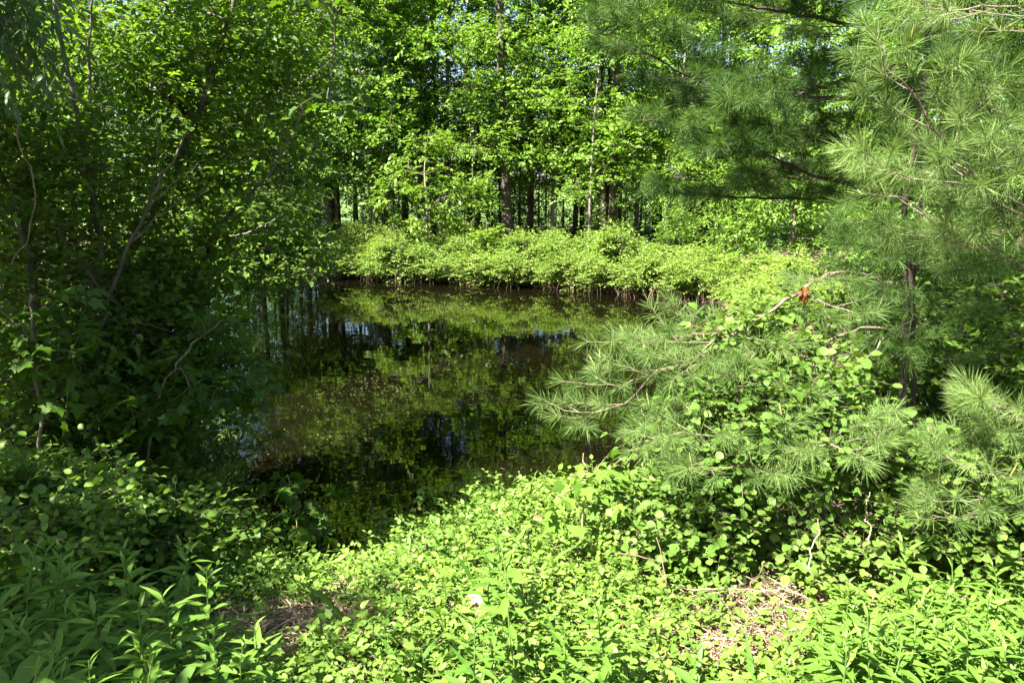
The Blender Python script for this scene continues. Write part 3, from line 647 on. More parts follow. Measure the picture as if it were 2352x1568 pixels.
stick('dead_snag', 'forked pale snag sticking up from the water at the left', 'branch', pl([(594, 712, 15.6), (596, 690, 15.6), (592, 665, 15.6)]), .04, .02, M['bark_pale'], jit=.01, forks=[pl([(594, 690, 15.6), (615, 668, 15.6), (628, 666, 15.6)])])
tb = Tubes(); root = thing('drowned_brush', 'tangle of dark bare twigs standing at the water edge at the lower left', 'brush', gl(520, 5.2))
for q in range(46):
    a = base(400 + 190 * rng.random(), 5.1 + .7 * rng.random()); e = P(450 + 170 * rng.random(), 960 + 170 * rng.random(), a[1] + rng.normal(0, .3))
    tb.add(smooth_line([a, (a + e) / 2 + rng.normal(0, .1, 3), e], 8, .02), np.linspace(.005, .0015, 8), 4)
tb.build('twigs', M['bark_dark'], root)

# ------------------------------------------------------------------ pines on the right
root = thing('white_pine_tree', 'white pine with dark trunk and sunlit low boughs right of the pond', 'tree', gl(2085, 4.75)); pineA = root
tb = Tubes(); tA = smooth_line([gl(2085, 4.75), P(2074, 850, 4.75), P(2090, 640, 4.75), P(2078, 480, 4.78), P(2120, 200, 4.85), P(2150, -150, 4.9), P(2160, -420, 5.0)], 30, .004)
tb.add(tA, np.linspace(.023, .011, 30) * (1 + .08 * np.sin(np.arange(30) * 2.1)), 10); tb.build('trunk', M['bark_pine'], root)
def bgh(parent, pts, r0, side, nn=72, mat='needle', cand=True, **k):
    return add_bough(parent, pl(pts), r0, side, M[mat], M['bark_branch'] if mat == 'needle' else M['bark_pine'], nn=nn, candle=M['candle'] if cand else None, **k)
for pts in ([(2080, 540, 4.75), (2010, 560, 4.5), (1930, 560, 4.3)], [(2085, 600, 4.75), (2150, 620, 4.4), (2230, 600, 4.2)], [(2080, 500, 4.75), (2140, 520, 4.3), (2170, 560, 4.0)], [(2085, 690, 4.75), (2140, 700, 4.5), (2200, 690, 4.3)], [(2080, 470, 4.75), (2030, 500, 4.4), (2000, 540, 4.2)], [(2085, 560, 4.75), (2080, 570, 4.4), (2060, 600, 4.1)], [(2085, 640, 4.75), (2060, 650, 4.4), (2040, 680, 4.15)], [(2090, 720, 4.75), (2110, 730, 4.45), (2120, 760, 4.2)], [(2085, 780, 4.75), (2050, 790, 4.5), (2030, 830, 4.3)], [(2085, 830, 4.75), (2130, 820, 4.4), (2170, 830, 4.1)]):
    bgh(root, pts, .006, .3, start=.25, step=.12, mat='needle_shaded', cand=False)
t2 = smooth_line([gl(2105, 4.85), P(2098, 850, 4.85), P(2100, 640, 4.85), P(2112, 480, 4.88), P(2130, 100, 4.9), P(2140, -200, 4.9)], 24, .008)
tb = Tubes(); tb.add(t2, np.linspace(.019, .009, 24), 9); tb.build('second_trunk', M['bark_pine'], root)
# the sunlit bough reaching out over the water
bgh(root, [(2050, 655, 4.7), (1930, 625, 4.45), (1845, 665, 4.25), (1740, 735, 4.1), (1640, 800, 4.0), (1520, 850, 3.95), (1410, 885, 3.9), (1290, 875, 3.9)], .013, .38, start=.42, step=.14)
bgh(root, [(1640, 800, 4.0), (1560, 770, 3.95), (1460, 785, 3.9), (1340, 785, 3.85)], .007, .24, start=.15, step=.125)
bgh(root, [(1740, 735, 4.1), (1660, 770, 3.8), (1600, 820, 3.6), (1540, 880, 3.5)], .007, .36, start=.2, step=.125)
bgh(root, [(1520, 850, 3.95), (1430, 925, 3.9), (1330, 945, 3.9), (1240, 915, 3.95)], .006, .3, start=.1, step=.12)
bgh(root, [(1840, 670, 4.25), (1900, 700, 4.05), (1960, 720, 3.9), (2010, 720, 3.8)], .006, .16, start=.3, step=.1)
bgh(root, [(1930, 625, 4.45), (1880, 640, 4.2), (1850, 640, 4.1)], .005, .16, start=.3, step=.1)
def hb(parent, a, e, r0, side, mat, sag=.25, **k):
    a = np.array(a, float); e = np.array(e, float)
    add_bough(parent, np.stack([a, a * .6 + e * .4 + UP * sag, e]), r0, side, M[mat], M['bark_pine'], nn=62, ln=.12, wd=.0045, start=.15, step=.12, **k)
for q in range(40):  # extra unseen boughs added towards the sun to shade the trunk and behind it
    z = 4.35 + .06 * q; c = tA[np.argmin(np.abs(tA[:, 2] - z + .5))]; hb(root, c, (.75 + .3 * (q % 8), 3.65 + .33 * (q % 5) + .1 * (q % 2), z), .012, .8, 'needle_shaded')
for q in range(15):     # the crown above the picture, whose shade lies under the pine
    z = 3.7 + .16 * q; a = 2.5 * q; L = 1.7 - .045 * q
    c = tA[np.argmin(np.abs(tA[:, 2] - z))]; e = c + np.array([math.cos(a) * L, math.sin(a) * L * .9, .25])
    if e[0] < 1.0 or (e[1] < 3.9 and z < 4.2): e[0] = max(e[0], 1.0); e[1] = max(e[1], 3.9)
    hb(root, c, e, .012, .6, 'needle_shaded')
stick('dead_limb', 'broken pale limb arching out of the shade below the pine trunk', 'branch', pl([(2090, 800, 4.6), (2040, 760, 4.4), (1985, 752, 4.3), (1920, 775, 4.2), (1850, 800, 4.15)]), .010, .005, M['bark_branch'], jit=.004, forks=[pl([(2038, 762, 4.4), (2000, 815, 4.3), (1945, 862, 4.2)])])
r = thing('dead_leaf_cluster', 'orange red dead leaf cluster caught on the pine limb', 'dead leaves', P(1847, 662, 4.22))
pos, ax, no, Sz, t = spray(np.tile(P(1848, 660, 4.22), (7, 1)) + rng.normal(0, .008, (7, 3)), np.tile([0, 0, -1.0], (7, 1)) + rng.normal(0, .3, (7, 3)), .05, 3, .045, 0, .8, .6)
Vv, po, tt = leaves(OVATE, pos, ax, no, Sz, t); build('leaves', Vv, po, M['rust'], r, tt)
# near pine rooted beyond the right edge: big sunlit boughs across the upper right
root = thing('white_pine_tree', 'near white pine whose bright fresh boughs fill the upper right corner', 'tree', (3.15, 3.5, .85)); pineB = root
tb = Tubes(); tb.add(smooth_line([(3.15, 3.5, .75), (3.15, 3.5, 2.2), (3.2, 3.52, 4.0), (3.25, 3.5, 6.2)], 26, .006), np.linspace(.07, .02, 26), 10); tb.build('trunk', M['bark_pine'], root)
bgh(root, [(2560, 560, 3.45), (2400, 520, 3.35), (2260, 450, 3.25), (2180, 350, 3.2), (2110, 240, 3.15), (2040, 150, 3.1), (2012, 85, 3.1)], .010, .42, start=.25, step=.125, nn=125)
bgh(root, [(2420, 520, 3.35), (2300, 440, 3.2), (2180, 420, 3.1), (2060, 400, 3.05), (1975, 330, 3.0)], .007, .34, start=.25, step=.125, nn=125)
bgh(root, [(2260, 450, 3.25), (2200, 330, 3.2), (2230, 260, 3.2), (2270, 190, 3.2)], .006, .26, start=.15, step=.08, nn=70)
bgh(root, [(2560, 420, 3.4), (2440, 330, 3.3), (2340, 280, 3.25), (2260, 300, 3.2)], .008, .34, start=.2, step=.09, nn=120)
bgh(root, [(2420, 520, 3.3), (2340, 520, 3.1), (2290, 470, 3.0)], .006, .24, start=.2, step=.09, nn=120)
bgh(root, [(2300, 560, 3.3), (2200, 560, 3.2), (2100, 470, 3.15), (2010, 440, 3.1)], .006, .28, start=.2, step=.09, nn=70)
bgh(root, [(2560, 120, 3.4), (2420, 60, 3.3), (2300, 10, 3.2), (2180, 30, 3.2), (2120, 10, 3.2)], .008, .36, start=.2, step=.09, nn=70)
bgh(root, [(2560, 250, 3.9), (2400, 170, 3.9), (2280, 130, 3.9), (2150, 120, 3.9)], .008, .4, start=.2, step=.1, nn=80, mat='needle_shaded')
bgh(root, [(2560, -60, 3.8), (2400, -60, 3.8), (2250, -40, 3.8), (2080, -30, 3.8), (1980, 0, 3.8)], .008, .42, start=.2, step=.1, nn=80, mat='needle_shaded')
bgh(root, [(2560, 620, 3.9), (2430, 640, 3.9), (2300, 600, 3.9), (2200, 620, 3.9)], .008, .4, start=.2, step=.1, nn=80, mat='needle_shaded')
bgh(root, [(2560, 480, 3.9), (2430, 420, 3.9), (2320, 380, 3.9), (2210, 340, 3.9)], .008, .4, start=.2, step=.1, nn=80, mat='needle_shaded')
# older pine behind, whose soft boughs hang over the right half of the pond
root = thing('white_pine_tree', 'taller shaded white pine standing behind with long boughs reaching left over the water', 'tree', gl(2195, 6.9)); pineC = root
tb = Tubes(); tb.add(smooth_line([gl(2195, 6.9), P(2190, 700, 6.9), P(2185, 400, 6.9), P(2170, 0, 6.9), P(2160, -400, 7.0), P(2150, -900, 7.0)], 30, .005), np.linspace(.10, .03, 30), 12); tb.build('trunk', M['bark_pine'], root)
for pts, side in (([(2185, 230, 6.9), (2020, 228, 6.5), (1770, 218, 6.2), (1620, 190, 6.0), (1480, 120, 5.8), (1370, 60, 5.7)], .85),
                  ([(2185, 440, 6.9), (2020, 425, 6.4), (1890, 408, 6.1), (1720, 335, 5.9), (1580, 290, 5.8), (1440, 270, 5.8)], .75),
                  ([(2180, 80, 6.9), (1980, 60, 6.4), (1760, 20, 6.1), (1560, -10, 5.9), (1400, 10, 5.8)], .9),
                  ([(2185, 480, 6.9), (2050, 452, 6.7), (1900, 455, 6.5), (1720, 455, 6.4), (1560, 440, 6.3), (1490, 440, 6.3)], .6),
                  ([(2170, -60, 6.9), (1950, -80, 6.3), (1720, -90, 5.9), (1500, -60, 5.7)], 1.0),
                  ([(2180, 150, 6.9), (2050, 150, 6.0), (1920, 190, 5.4), (1790, 230, 5.2), (1660, 220, 5.1)], .6),
                  ([(2185, 330, 6.9), (2000, 330, 6.2), (1850, 300, 5.8), (1700, 330, 5.6), (1600, 350, 5.5)], .6),
                  ([(2185, 300, 6.9), (2300, 250, 6.6), (2450, 230, 6.3)], .8), ([(2185, 520, 6.9), (2300, 520, 6.6), (2450, 500, 6.3)], .7), ([(2185, 100, 6.9), (2300, 60, 6.6), (2450, 20, 6.3)], .9),
                  ([(2185, 620, 6.9), (2280, 640, 6.5), (2420, 640, 6.2)], .6), ([(2185, 560, 6.9), (2110, 560, 6.3), (2020, 560, 5.9), (1940, 540, 5.7)], .4),
                  ([(2170, -200, 6.9), (2000, -260, 6.3), (1750, -280, 5.9)], 1.0), ([(2170, -200, 6.9), (2300, -280, 6.3), (2450, -260, 5.9)], 1.0), ([(2160, -420, 7.0), (2000, -480, 6.4), (1800, -500, 6.0)], .9), ([(2160, -420, 7.0), (2200, -480, 6.0), (2300, -500, 5.2)], .9)):
    bgh(root, pts, .018, side, nn=105, mat='needle_shaded', cand=False, start=.16, step=.14, ln=.11, wd=.0026)
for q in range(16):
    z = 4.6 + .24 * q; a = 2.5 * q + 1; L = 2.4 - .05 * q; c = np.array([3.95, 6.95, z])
    hb(root, c, c + np.array([math.cos(a) * L, math.sin(a) * L, .3]), .016, .9, 'needle_shaded')
stick('dead_tree', 'slim pale dead trunk in the shade right of the pine trunk', 'dead tree', [gl(2235, 5.6), P(2225, 1000, 5.6), P(2195, 700, 5.6), P(2195, 560, 5.6)], .03, .016, M['bark_pale'])
stick('dead_limb', 'thin bare dead branch crossing the shade at the right edge', 'branch', pl([(2420, 640, 5.2), (2330, 668, 5.2), (2200, 676, 5.3), (2130, 672, 5.4)]), .008, .004, M['bark_branch'])
# low pines near the right side
root = thing('young_white_pine', 'young white pine half buried in the round leaved shrub', 'young pine', gl(1850, 3.75))
tb = Tubes(); tb.add(smooth_line([gl(1850, 3.75), P(1830, 1180, 3.75), P(1800, 1060, 3.75), P(1790, 960, 3.75)], 12, .004), np.linspace(.016, .008, 12), 8); tb.build('trunk', M['bark_pine'], root)
bgh(root, [(1815, 1100, 3.75), (1740, 1070, 3.4), (1650, 1080, 3.15), (1560, 1075, 3.05)], .006, .28, start=.15, step=.125)
bgh(root, [(1805, 1060, 3.75), (1680, 1010, 3.4), (1560, 1000, 3.3), (1440, 1040, 3.25)], .006, .30, start=.15, step=.125)
bgh(root, [(1805, 1040, 3.75), (1700, 1000, 3.8), (1560, 980, 3.8), (1430, 990, 3.8)], .006, .3, start=.15, step=.125)
bgh(root, [(1815, 1080, 3.75), (1860, 1020, 3.3), (1930, 1030, 3.1), (2000, 1060, 3.0)], .006, .24, start=.25, step=.1)
bgh(root, [(1795, 980, 3.75), (1770, 920, 3.6), (1720, 870, 3.5), (1660, 860, 3.45)], .006, .26, start=.2, step=.125)
root = thing('young_white_pine', 'young white pine with bright upright tufts at the right edge', 'young pine', gl(2480, 3.3))
tb = Tubes(); tb.add(smooth_line([gl(2480, 3.3), P(2470, 1100, 3.3), P(2450, 950, 3.3), P(2440, 860, 3.3)], 12, .004), np.linspace(.02, .008, 12), 8); tb.build('trunk', M['bark_pine'], root)
bgh(root, [(2460, 1010, 3.3), (2380, 980, 3.1), (2300, 940, 3.0), (2235, 905, 2.95)], .006, .24, start=.2, step=.12, nn=125)
bgh(root, [(2460, 1040, 3.3), (2380, 1010, 3.15), (2320, 1000, 3.1), (2270, 980, 3.05)], .006, .24, start=.2, step=.12, nn=125)
bgh(root, [(2460, 1100, 3.3), (2330, 1090, 3.1), (2230, 1080, 3.0), (2140, 1030, 2.95)], .006, .26, start=.3, step=.09)
bgh(root, [(2465, 1130, 3.3), (2320, 1140, 3.1), (2220, 1150, 3.0), (2130, 1150, 2.95)], .006, .24, start=.4, step=.09)
bgh(root, [(2465, 1130, 3.3), (2300, 1180, 3.1), (2200, 1190, 3.0), (2110, 1190, 2.95)], .005, .18, start=.5, step=.1)

# ------------------------------------------------------------------ round leaved shrubs on the right
def rshrub(label, cu, cY, bl, natt, lm='round', size=.041, **k):
    st = []
    for q in range(4):
        b = gl(cu + rng.normal(0, 40), cY + rng.normal(0, .1)); c = np.array(bl[q % len(bl)][0])
        st.append(([b, b * .5 + c * .5 + rng.normal(0, .05, 3), c], .008, .004))
    kw = dict(nspr=4, kleaf=6, slen=.2, bm='bark_branch', crown='foliage', trunkname='stems', r_tip=.0018, hang=.15, jit=.5, step=.15); kw.update(k)
    return left_tree('round_leaved_shrub', label, 'shrub', st, bl, natt, M[lm], ROUND, size, **kw)
rshrub('tall bright round leaved shrub under the pine bough right of the water', 1760, 3.95,
    [pblob(1740, 950, 3.6, 130, 80, .3), pblob(1860, 950, 3.55, 130, 90, .3), pblob(1970, 1010, 3.5, 90, 60, .3), pblob(1710, 1035, 3.5, 100, 50, .25), pblob(1620, 950, 3.85, 80, 70, .25), pblob(1830, 1015, 3.5, 110, 40, .25),
     pblob(1790, 850, 3.75, 60, 60, .2, .8), pblob(1690, 760, 3.8, 75, 28, .15, 1.0), pblob(1860, 785, 3.95, 40, 40, .15, .6), pblob(1600, 1020, 3.6, 90, 60, .25)], 330, minz=.7)
rshrub('dense leafy shrub in front of the pine tufts beside the bare ground', 1600, 3.6,
    [pblob(1620, 1150, 3.6, 130, 80, .3), pblob(1540, 1180, 3.6, 90, 60, .3), pblob(1640, 1195, 3.5, 50, 60, .2), pblob(1500, 1150, 3.7, 40, 40, .2), pblob(1570, 1260, 3.4, 100, 50, .25)], 210)
rshrub('shrub with round leaves over the dark hollow at the lower right', 2050, 3.6,
    [pblob(2000, 1120, 3.5, 90, 40, .25), pblob(2070, 1090, 3.6, 60, 60, .2), pblob(1900, 1130, 3.3, 70, 16, .15, .5), pblob(2085, 1160, 3.3, 40, 45, .2, .7)], 46)
rshrub('leafy shrub below the upright pine tufts at the right edge', 2300, 3.2,
    [pblob(2260, 1100, 3.2, 90, 60, .3), pblob(2330, 1150, 3.2, 80, 80, .3), pblob(2230, 1190, 3.3, 90, 60, .3), pblob(2350, 1060, 3.2, 60, 50, .25), pblob(2380, 1250, 3.0, 90, 60, .25)], 180, size=.042)
rshrub('small pale sprig shrub with round leaves beside the hollow', 2010, 3.2,
    [pblob(1990, 1250, 3.2, 60, 22, .15), pblob(2080, 1225, 3.2, 50, 35, .15), pblob(1890, 1290, 3.2, 50, 20, .15), pblob(1850, 1310, 3.2, 50, 22, .15)], 44)
# dim shrubs in the shade behind
for q, (u, Y_, lb) in enumerate([(2010, 5.6, 'dim shrub in the shade left of the pine trunk'), (2150, 5.3, 'dim shrub in the shade right of the pine trunk'), (2330, 5.0, 'dim shrub in the shade at the right edge'), (1900, 6.2, 'dim shrub behind the broken limb'), (2260, 6.4, 'dim shrub far back beneath the pines'), (30, 5.4, 'dark shrub low at the left edge under the alders'), (150, 6.2, 'dark shrub behind the stems in the left thicket'), (300, 7.0, 'dark shrub at the water edge under the leaning alder'), (2060, 7.2, 'dark shrub deep in the shade left of the pine trunk'), (2140, 8.2, 'dark shrub deep in the shade behind the pine trunk'), (2320, 7.4, 'dark shrub deep in the shade at the right edge')]):
    b = base(u, Y_); zc = .75
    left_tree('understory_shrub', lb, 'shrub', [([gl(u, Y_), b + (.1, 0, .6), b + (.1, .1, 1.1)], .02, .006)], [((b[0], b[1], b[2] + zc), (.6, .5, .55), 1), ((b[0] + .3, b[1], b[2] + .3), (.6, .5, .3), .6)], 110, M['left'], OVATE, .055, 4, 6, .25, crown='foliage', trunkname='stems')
# shrubs at the lower left by the water
rshrub('leafy shrub in broken light at the left edge above the tall weeds', 90, 3.4,
    [pblob(60, 1120, 3.4, 110, 60, .3), pblob(180, 1130, 3.5, 100, 50, .3), pblob(40, 1200, 3.1, 110, 60, .3), pblob(200, 1210, 3.2, 110, 60, .3), pblob(-60, 1150, 3.2, 100, 90, .4)], 230, 'cover', .038)
rshrub('dark leafy shrub at the water edge behind the tall weeds on the left', 400, 4.3,
    [pblob(380, 1130, 4.3, 130, 60, .3), pblob(290, 1170, 4.0, 110, 60, .3), pblob(480, 1180, 4.3, 90, 35, .25), pblob(430, 1220, 3.8, 130, 40, .3)], 210, 'left', .042)

# ------------------------------------------------------------------ ground cover on the near bank
BARE = [(G(690, 1440), (.40, .24)), (G(1790, 1395) , (.36, .28)), (G(1640, 1530), (.16, .12)), (G(1720, 1500), (.16, .16)), (G(640, 1500), (.3, .15)), (G(250, 1400), (.35, .18)), (np.array([1.5, 3.75, .3]), (.8, .72)), (G(820, 1370), (.12, .08)), (G(870, 1500), (.15, .06))]
def cover_h(x, y):
    d = pond_sd(x, y); h = .16 + .09 * wob(x * 1.6, y * 1.6) + .10 * np.exp(-((x + .15) / .55) ** 2 - ((y - 4.6) / .6) ** 2) + .16 * np.exp(-((x - 1.0) / .8) ** 2 - ((y - 4.4) / .9) ** 2)
    return np.maximum(h * np.clip(d / .25 + .5, 0, 1) * (1 - .75 * bare_w(x, y, 1.45)), .02)
def bare_w(x, y, g=1.0):
    k = np.zeros(np.shape(x))
    for c, r in BARE: k = np.maximum(k, np.exp(-(((x - c[0]) / r[0] / g) ** 2 + ((y - c[1]) / r[1] / g) ** 2) ** 1.5))
    return k
def scatter_cover(n, x0, x1, y0, y1, dmin=-.25):
    x = rng.uniform(x0, x1, n); y = rng.uniform(y0, y1, n)
    d = pond_sd(x, y); ok = (d > dmin) & (rng.random(n) > bare_w(x, y) * 1.02) & (np.abs(x) < .72 * y + .5)
    return x[ok], y[ok]
def cover(name, label, n, x0, x1, y0, y1, size, mat, tpl, nleaf=7, slen=.22):
    x, y = scatter_cover(n, x0, x1, y0, y1); m = len(x)
    f = rng.random(m) ** .6; h = cover_h(x, y)
    p = np.stack([x, y, np.maximum(gz(x, y), 0) + h * f * .9 + .015], 1)
    d = rng.normal(size=(m, 3)) * (1, 1, .25) + UP * (.15 + .55 * rng.random(m))[:, None]
    ti = np.clip(.5 + .3 * wob(x * 2.3, y * 2.3) + rng.normal(0, .25, m), 0, 1)
    L = slen * (.5 + rng.random(m))
    pos, ax, no, Sz, t = spray(p, d, L, nleaf, size, .2, .42, .15, svar=.55, tint=ti)
    A, Bp, t1 = leaves(tpl, pos, ax, no, Sz, t, .4 + 1.2 * rng.random(len(pos)))
    o = build(name, A, Bp, M[mat], None, t1); tag(o, label, 'ground cover', kind='stuff')
    tb = Tubes(); dn = nrm(d)
    for i in range(0, m, 2): tb.add(np.stack([p[i] - UP * .05, p[i] + dn[i] * L[i] * .5 - UP * .05 * L[i], p[i] + dn[i] * L[i] - UP * .2 * L[i]]), (.0016, .0014, .0008), 3)
    tag(tb.build(name + '_stems', M['stem']), 'thin trailing stems among the ground cover leaves', 'stems', kind='stuff')
cover('ground_cover', 'mat of small bright green oval leaves covering the near bank', 25000, -3.6, 3.6, 1.6, 5.9, .0325, 'cover', OVATE, 7, .18)
# litter: dead stalks, needles and leaves on the bare spots
n = 14000; cidx = rng.integers(0, len(BARE), n); c = np.array([b[0] for b in BARE])[cidx]; rr = np.array([b[1] for b in BARE])[cidx]
xy = c[:, :2] + rng.normal(0, .62, (n, 2)) * rr; a = rng.random(n) * 6.28
p = np.stack([xy[:, 0], xy[:, 1], gz(xy[:, 0], xy[:, 1]) + .005 + .07 * rng.random(n)], 1); ax = np.stack([np.cos(a), np.sin(a), rng.normal(0, .12, n)], 1)
q1 = leaves(STALK, p, ax, UP + rng.normal(0, .5, (n, 3)), .08 + .10 * rng.random(n), None, .3 * np.ones(n))
tag(build('dry_litter', q1[0] , q1[1], M['straw'], None, q1[2]), 'dry stalks and pine needles lying on the bare ground', 'litter', kind='stuff')
n = 500; cidx = rng.integers(0, len(BARE), n); c = np.array([b[0] for b in BARE])[cidx]; rr = np.array([b[1] for b in BARE])[cidx]
xy = c[:, :2] + rng.normal(0, .6, (n, 2)) * rr; a = rng.random(n) * 6.28
p = np.stack([xy[:, 0], xy[:, 1], gz(xy[:, 0], xy[:, 1]) + .02 + .03 * rng.random(n)], 1); ax = np.stack([np.cos(a), np.sin(a), rng.normal(0, .2, n)], 1)
q1 = leaves(OVATE, p, ax, UP + rng.normal(0, .5, (n, 3)), .04 + .04 * rng.random(n), None, 2 * rng.random(n))
tag(build('fallen_leaves', q1[0], q1[1], M['dead'], None, q1[2]), 'curled brown fallen leaves on the bare ground', 'fallen leaves', kind='stuff')
n = 320; x, y = scatter_cover(n, -2.6, 3.0, 1.7, 5.0, .2); n = len(x); a = rng.random(n) * 6.28
p = np.stack([x, y, gz(x, y) + cover_h(x, y) * (.5 + .5 * rng.random(n))], 1)
q1 = leaves(OVATE, p, np.stack([np.cos(a), np.sin(a), rng.normal(0, .3, n)], 1), UP + rng.normal(0, .5, (n, 3)), .03 + .045 * rng.random(n) ** 2, None, 2.5 * rng.random(n))
tag(build('dead_leaves', q1[0], q1[1], M['dead'], None, q1[2]), 'small dead leaves caught in the leaf mat', 'dead leaves', kind='stuff')
n = 420; x, y = scatter_cover(n, -2.8, 3.2, 1.7, 5.3, .1); n = len(x); keep = wob(x * .9 + 2, y * 1.1) > -.1; x, y = x[keep], y[keep]; n = len(x); a = rng.random(n) * 6.28
q1 = leaves(STRAP, np.stack([x, y, gz(x, y) + .05], 1), np.stack([.45 * np.cos(a), .45 * np.sin(a), 1 + 0 * a], 1), np.stack([np.cos(a), np.sin(a), -.3 + 0 * a], 1), .16 + .16 * rng.random(n), None, -.3 - rng.random(n))
tag(build('grass_blades', q1[0], q1[1], M['gold'], None, q1[2]), 'thin grass blades standing among the ground cover', 'grass', kind='stuff')
for q, (u, v, lb) in enumerate([(1092, 1478, 'large pale dried oak leaf lying on the leaf mat at the bottom centre'), (1478, 1316, 'pale curled dead leaf on the leaf mat below the round leaved shrubs'), (1960, 1318, 'pale dead leaf hanging beside the dark hollow')]):
    g = G(u, v); g[2] += .16
    r = thing('dried_leaf', lb, 'dead leaf', g)
    Vv, po, tt = leaves(MAPLE, g + np.array([[0, 0, 0], [.03, .02, .01]]), np.array([[.8, .5, .1], [-.7, .5, .3]]), np.array([[-.2, -.6, .8], [.2, -.5, .8]]), np.array([.11, .09]), np.array([.9, .6]), np.array([2.0, 2.6]))
    build('blade', Vv, po, M['dead'], r, tt)
# bare stems arching over the hollow
for pts, lb in (([(1905, 1345, 3.0), (1862, 1320, 3.0), (1858, 1270, 3.05), (1880, 1225, 3.1), (1880, 1190, 3.2)], 'tan bare stem arching in a hook over the hollow'),
                ([(1990, 1255, 3.1), (2000, 1215, 3.1), (1990, 1175, 3.15), (1998, 1130, 3.2)], 'thin reddish twisting stem hanging above the hollow'),
                ([(1890, 1290, 3.1), (1880, 1230, 3.1), (1878, 1200, 3.15)], 'straight dry stem standing in the hollow'),
                ([(1690, 1385, 2.95), (1720, 1345, 3.0), (1765, 1290, 3.1)], 'brown leaning stick beside the bare ground'),
                ([(1580, 1352, 2.95), (1700, 1352, 2.95), (1830, 1356, 2.9)], 'long thin dry stalk lying across the bare ground'),
                ([(1420, 1270, 3.1), (1500, 1290, 3.1), (1530, 1340, 3.0), (1505, 1210, 3.3)], 'thin tan vine stem looping over the leaf mat'),
                ([(1740, 900, 3.75), (1775, 940, 3.7), (1800, 985, 3.7), (1850, 1010, 3.65)], 'grey twisted twig through the bright shrub'),
                ([(1880, 1010, 3.8), (1980, 880, 4.0), (1940, 770, 4.1), (1950, 720, 4.1)], 'thin bare upright stems behind the bright shrub')):
    stick('dead_vine', lb, 'dead vine', pl(pts), .0042, .002, M['root'] if 'grey' in lb or 'brown' in lb else M['straw'], jit=.004)

# ------------------------------------------------------------------ tall weeds with lance leaves
def make_weed(h, nl, size, lean):
    root = thing('goldenrod_plant', '', 'weed')
    t = np.linspace(0, 1, 10); st = np.stack([lean[0] * t ** 2, lean[1] * t ** 2, h * t - .03], 1); st[:, :2] += rng.normal(0, .004, (10, 2))
    Tubes().add(st, np.linspace(.0042, .0018, 10), 6).build('stem', M['stem'], root)
    f = np.linspace(.12, .985, nl); p = np.stack([np.interp(f, t, st[:, k]) for k in range(3)], 1); a = np.arange(nl) * 2.4 + rng.normal(0, .25, nl)
    el = np.where(f > .85, .5 + 4.5 * (f - .85), .40 - .25 * (1 - f)) + rng.normal(0, .12, nl)
    A = np.stack([np.cos(a) * np.cos(el), np.sin(a) * np.cos(el), np.sin(el)], 1)
    N = UP - A * np.sin(el)[:, None]; S_ = size * np.clip(1.15 - 1.6 * np.abs(f - .55) ** 1.6, .35, 1) * (.85 + .3 * rng.random(nl)) * np.where(f > .92, .6, 1)
    Vv, po, tt = leaves(LANCE, p, A, N + rng.normal(0, .15, (nl, 3)), S_, np.clip(.25 + .5 * f + rng.normal(0, .15, nl), 0, 1), .6 + .9 * rng.random(nl))
    build('leaves', Vv, po, M['gold'], root, tt); return root
W = [make_weed(.62, 40, .105, (.03, .02)), make_weed(.55, 36, .10, (-.04, .02)), make_weed(.68, 44, .11, (.01, -.03)), make_weed(.48, 30, .095, (.05, 0))]
HW = [.62, .55, .68, .48]; uw = [{}, {}, {}, {}]
def weed(u, v, Y_, label, group=None):
    k = rng.integers(0, 4); Y_ = Y_ * .87; b = base(u, Y_); h = P(u, v, Y_)[2] - b[2]
    s = min(max(h / HW[k], .35), 1.7)
    return place(W[k], uw[k], b - UP * .01, rng.random() * 6.28, max(s ** .6, .7), label, group, (rng.normal(0, .10), rng.normal(0, .10)), sz=s)
weed(492, 1270, 2.75, 'tall goldenrod stalk catching sun on one side at the right end of the shaded weeds')
weed(605, 1372, 2.55, 'sunlit goldenrod plant alone beside the dry litter at the lower left')
weed(1195, 1236, 2.7, 'tall goldenrod plant standing alone in the middle of the leaf mat')
weed(1128, 1262, 2.85, 'smaller goldenrod stalk left of the tall one in the leaf mat')
weed(1158, 1190, 3.3, 'goldenrod stalk behind the tall one in the leaf mat')
weed(1936, 1312, 2.75, 'goldenrod stalk standing against the bare ground at the right')
weed(2111, 1226, 2.85, 'tallest goldenrod stalk at the back of the sunlit right clump')
GL = 'goldenrod plants in the shaded left clump'; GR = 'goldenrod plants in the sunlit right clump'
for u, v, Y_ in [(40, 1236, 2.9), (155, 1219, 3.0), (185, 1232, 2.8), (240, 1229, 2.9), (307, 1209, 3.0), (372, 1224, 2.9), (455, 1224, 3.1), (110, 1262, 2.7), (300, 1290, 2.6), (420, 1290, 2.7), (60, 1330, 2.6), (200, 1330, 2.6), (360, 1340, 2.5), (255, 1434, 2.3), (320, 1434, 2.3), (105, 1500, 2.1), (190, 1500, 2.15), (420, 1420, 2.3), (480, 1480, 2.2), (350, 1500, 2.1), (0, 1300, 2.6), (500, 1400, 2.4), (20, 1420, 2.2), (140, 1400, 2.35), (545, 1490, 2.2), (60, 1490, 2.05), (260, 1510, 2.05), (-20, 1500, 2.1)]:
    weed(u + rng.normal(0, 6), v, Y_, 'dark green goldenrod plant in the shaded clump at the lower left', GL)
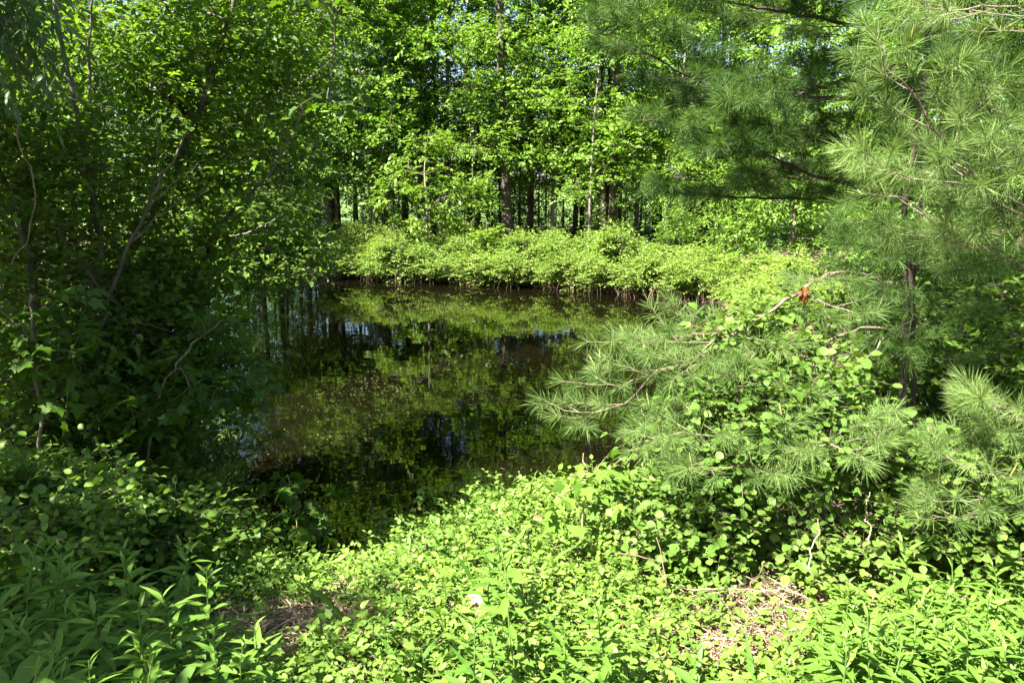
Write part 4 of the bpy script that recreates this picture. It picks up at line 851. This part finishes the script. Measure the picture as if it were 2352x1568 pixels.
for u, v, Y_ in [(1896, 1300, 2.85), (2186, 1274, 2.8), (2266, 1319, 2.7), (2311, 1299, 2.75), (1868, 1374, 2.6), (2011, 1384, 2.6), (2071, 1374, 2.65), (2106, 1334, 2.75), (2161, 1334, 2.7), (2226, 1350, 2.6), (2340, 1350, 2.55)] + \
        [(1930 + 430 * rng.random(), 1400 + 20 * j % 100, 2.5 - .006 * j) for j in range(34)] + [(1900 + 80 * rng.random(), 1460, 2.3) for j in range(4)] + [(2080 + 300 * rng.random(), 1330 + 30 * rng.random(), 2.7) for j in range(9)]:
    weed(u, v, Y_, 'bright green goldenrod plant in the sunlit clump at the lower right', GR)
for u, v, Y_ in [(1085, 1380, 2.5), (1290, 1420, 2.45), (1400, 1330, 2.7)]:
    weed(u, v, Y_, 'short goldenrod seedling in the leaf mat', 'goldenrod seedlings in the leaf mat')
# broad leaved rosettes
def rosette(u, v, Y_, n, size, label, mat='strap', tpl=OBLONG):
    b = base(u, Y_); b[2] += .1; r = thing('broad_leaved_plant', label, 'plant', b)
    a = np.arange(n) * 2.4 + rng.random(); el = .55 + .5 * np.linspace(0, 1, n) + rng.normal(0, .1, n)
    A = np.stack([np.cos(a) * np.cos(el), np.sin(a) * np.cos(el), np.sin(el)], 1)
    Vv, po, tt = leaves(tpl, np.tile(b, (n, 1)) + UP * (.02 * np.arange(n))[:, None], A, UP - A * np.sin(el)[:, None], size * (.7 + .4 * rng.random(n)), None, 1 + rng.random(n) * .5)
    build('leaves', Vv, po, M[mat], r, tt)
    Tubes().add(np.stack([b - UP * .12, b, b + UP * .02 * n]), (.005, .005, .003), 6).build('stem', M['stem'], r)
rosette(1085, 1550, 2.2, 8, .13, 'broad leaved plant at the bottom edge left of centre')
rosette(1600, 1550, 2.2, 7, .12, 'broad leaved plant at the bottom edge right of centre')
rosette(40, 1480, 2.0, 9, .24, 'large broad leaved plant in the bottom left corner', 'gold')
rosette(415, 1530, 2.1, 9, .17, 'broad leaved plant among the dark weeds at the bottom', 'gold')
# maple seedlings
left_tree('maple_seedling', 'sunlit maple seedling with big pale lobed leaves at the crest of the leaf mat', 'seedling',
    [([gl(1335, 3.7), P(1335, 1200, 3.7), P(1340, 1110, 3.68), P(1340, 1040, 3.65)], .007, .003)],
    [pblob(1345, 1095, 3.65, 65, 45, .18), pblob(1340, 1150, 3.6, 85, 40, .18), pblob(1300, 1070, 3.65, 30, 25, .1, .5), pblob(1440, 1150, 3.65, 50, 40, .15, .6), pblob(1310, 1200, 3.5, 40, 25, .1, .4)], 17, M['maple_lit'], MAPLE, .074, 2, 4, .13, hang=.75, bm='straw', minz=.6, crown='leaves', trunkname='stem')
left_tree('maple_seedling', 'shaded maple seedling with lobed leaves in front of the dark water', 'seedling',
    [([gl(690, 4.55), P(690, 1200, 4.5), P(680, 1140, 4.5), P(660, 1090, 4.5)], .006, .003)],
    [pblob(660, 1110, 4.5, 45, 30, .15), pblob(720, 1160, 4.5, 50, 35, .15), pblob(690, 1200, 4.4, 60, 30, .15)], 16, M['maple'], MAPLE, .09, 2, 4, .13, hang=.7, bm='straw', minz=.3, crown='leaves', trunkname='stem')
for q, (u, v, Y_, lb) in enumerate([(1112, 1095, 4.75, 'small leafy sprout poking above the crest of the leaf mat'), (985, 1130, 4.8, 'curling sprout beside the dark water left of the crest'), (880, 1180, 4.75, 'small sprout at the left end of the crest'), (1230, 1130, 4.6, 'upright sprout between the crest and the maple seedling')]):
    b = gl(u, Y_); tp = P(u, v, Y_)
    left_tree('vine_sprout', lb, 'sprout', [([b, (b + tp) / 2 + (.02, 0, 0), tp, tp + (.06, 0, -.01)], .003, .0015)], [((tp[0], tp[1], tp[2] - .06), (.06, .05, .08), 1)], 7, M['cover'], OVATE, .05, 2, 4, .08, bm='stem', crown='leaves', trunkname='stem')
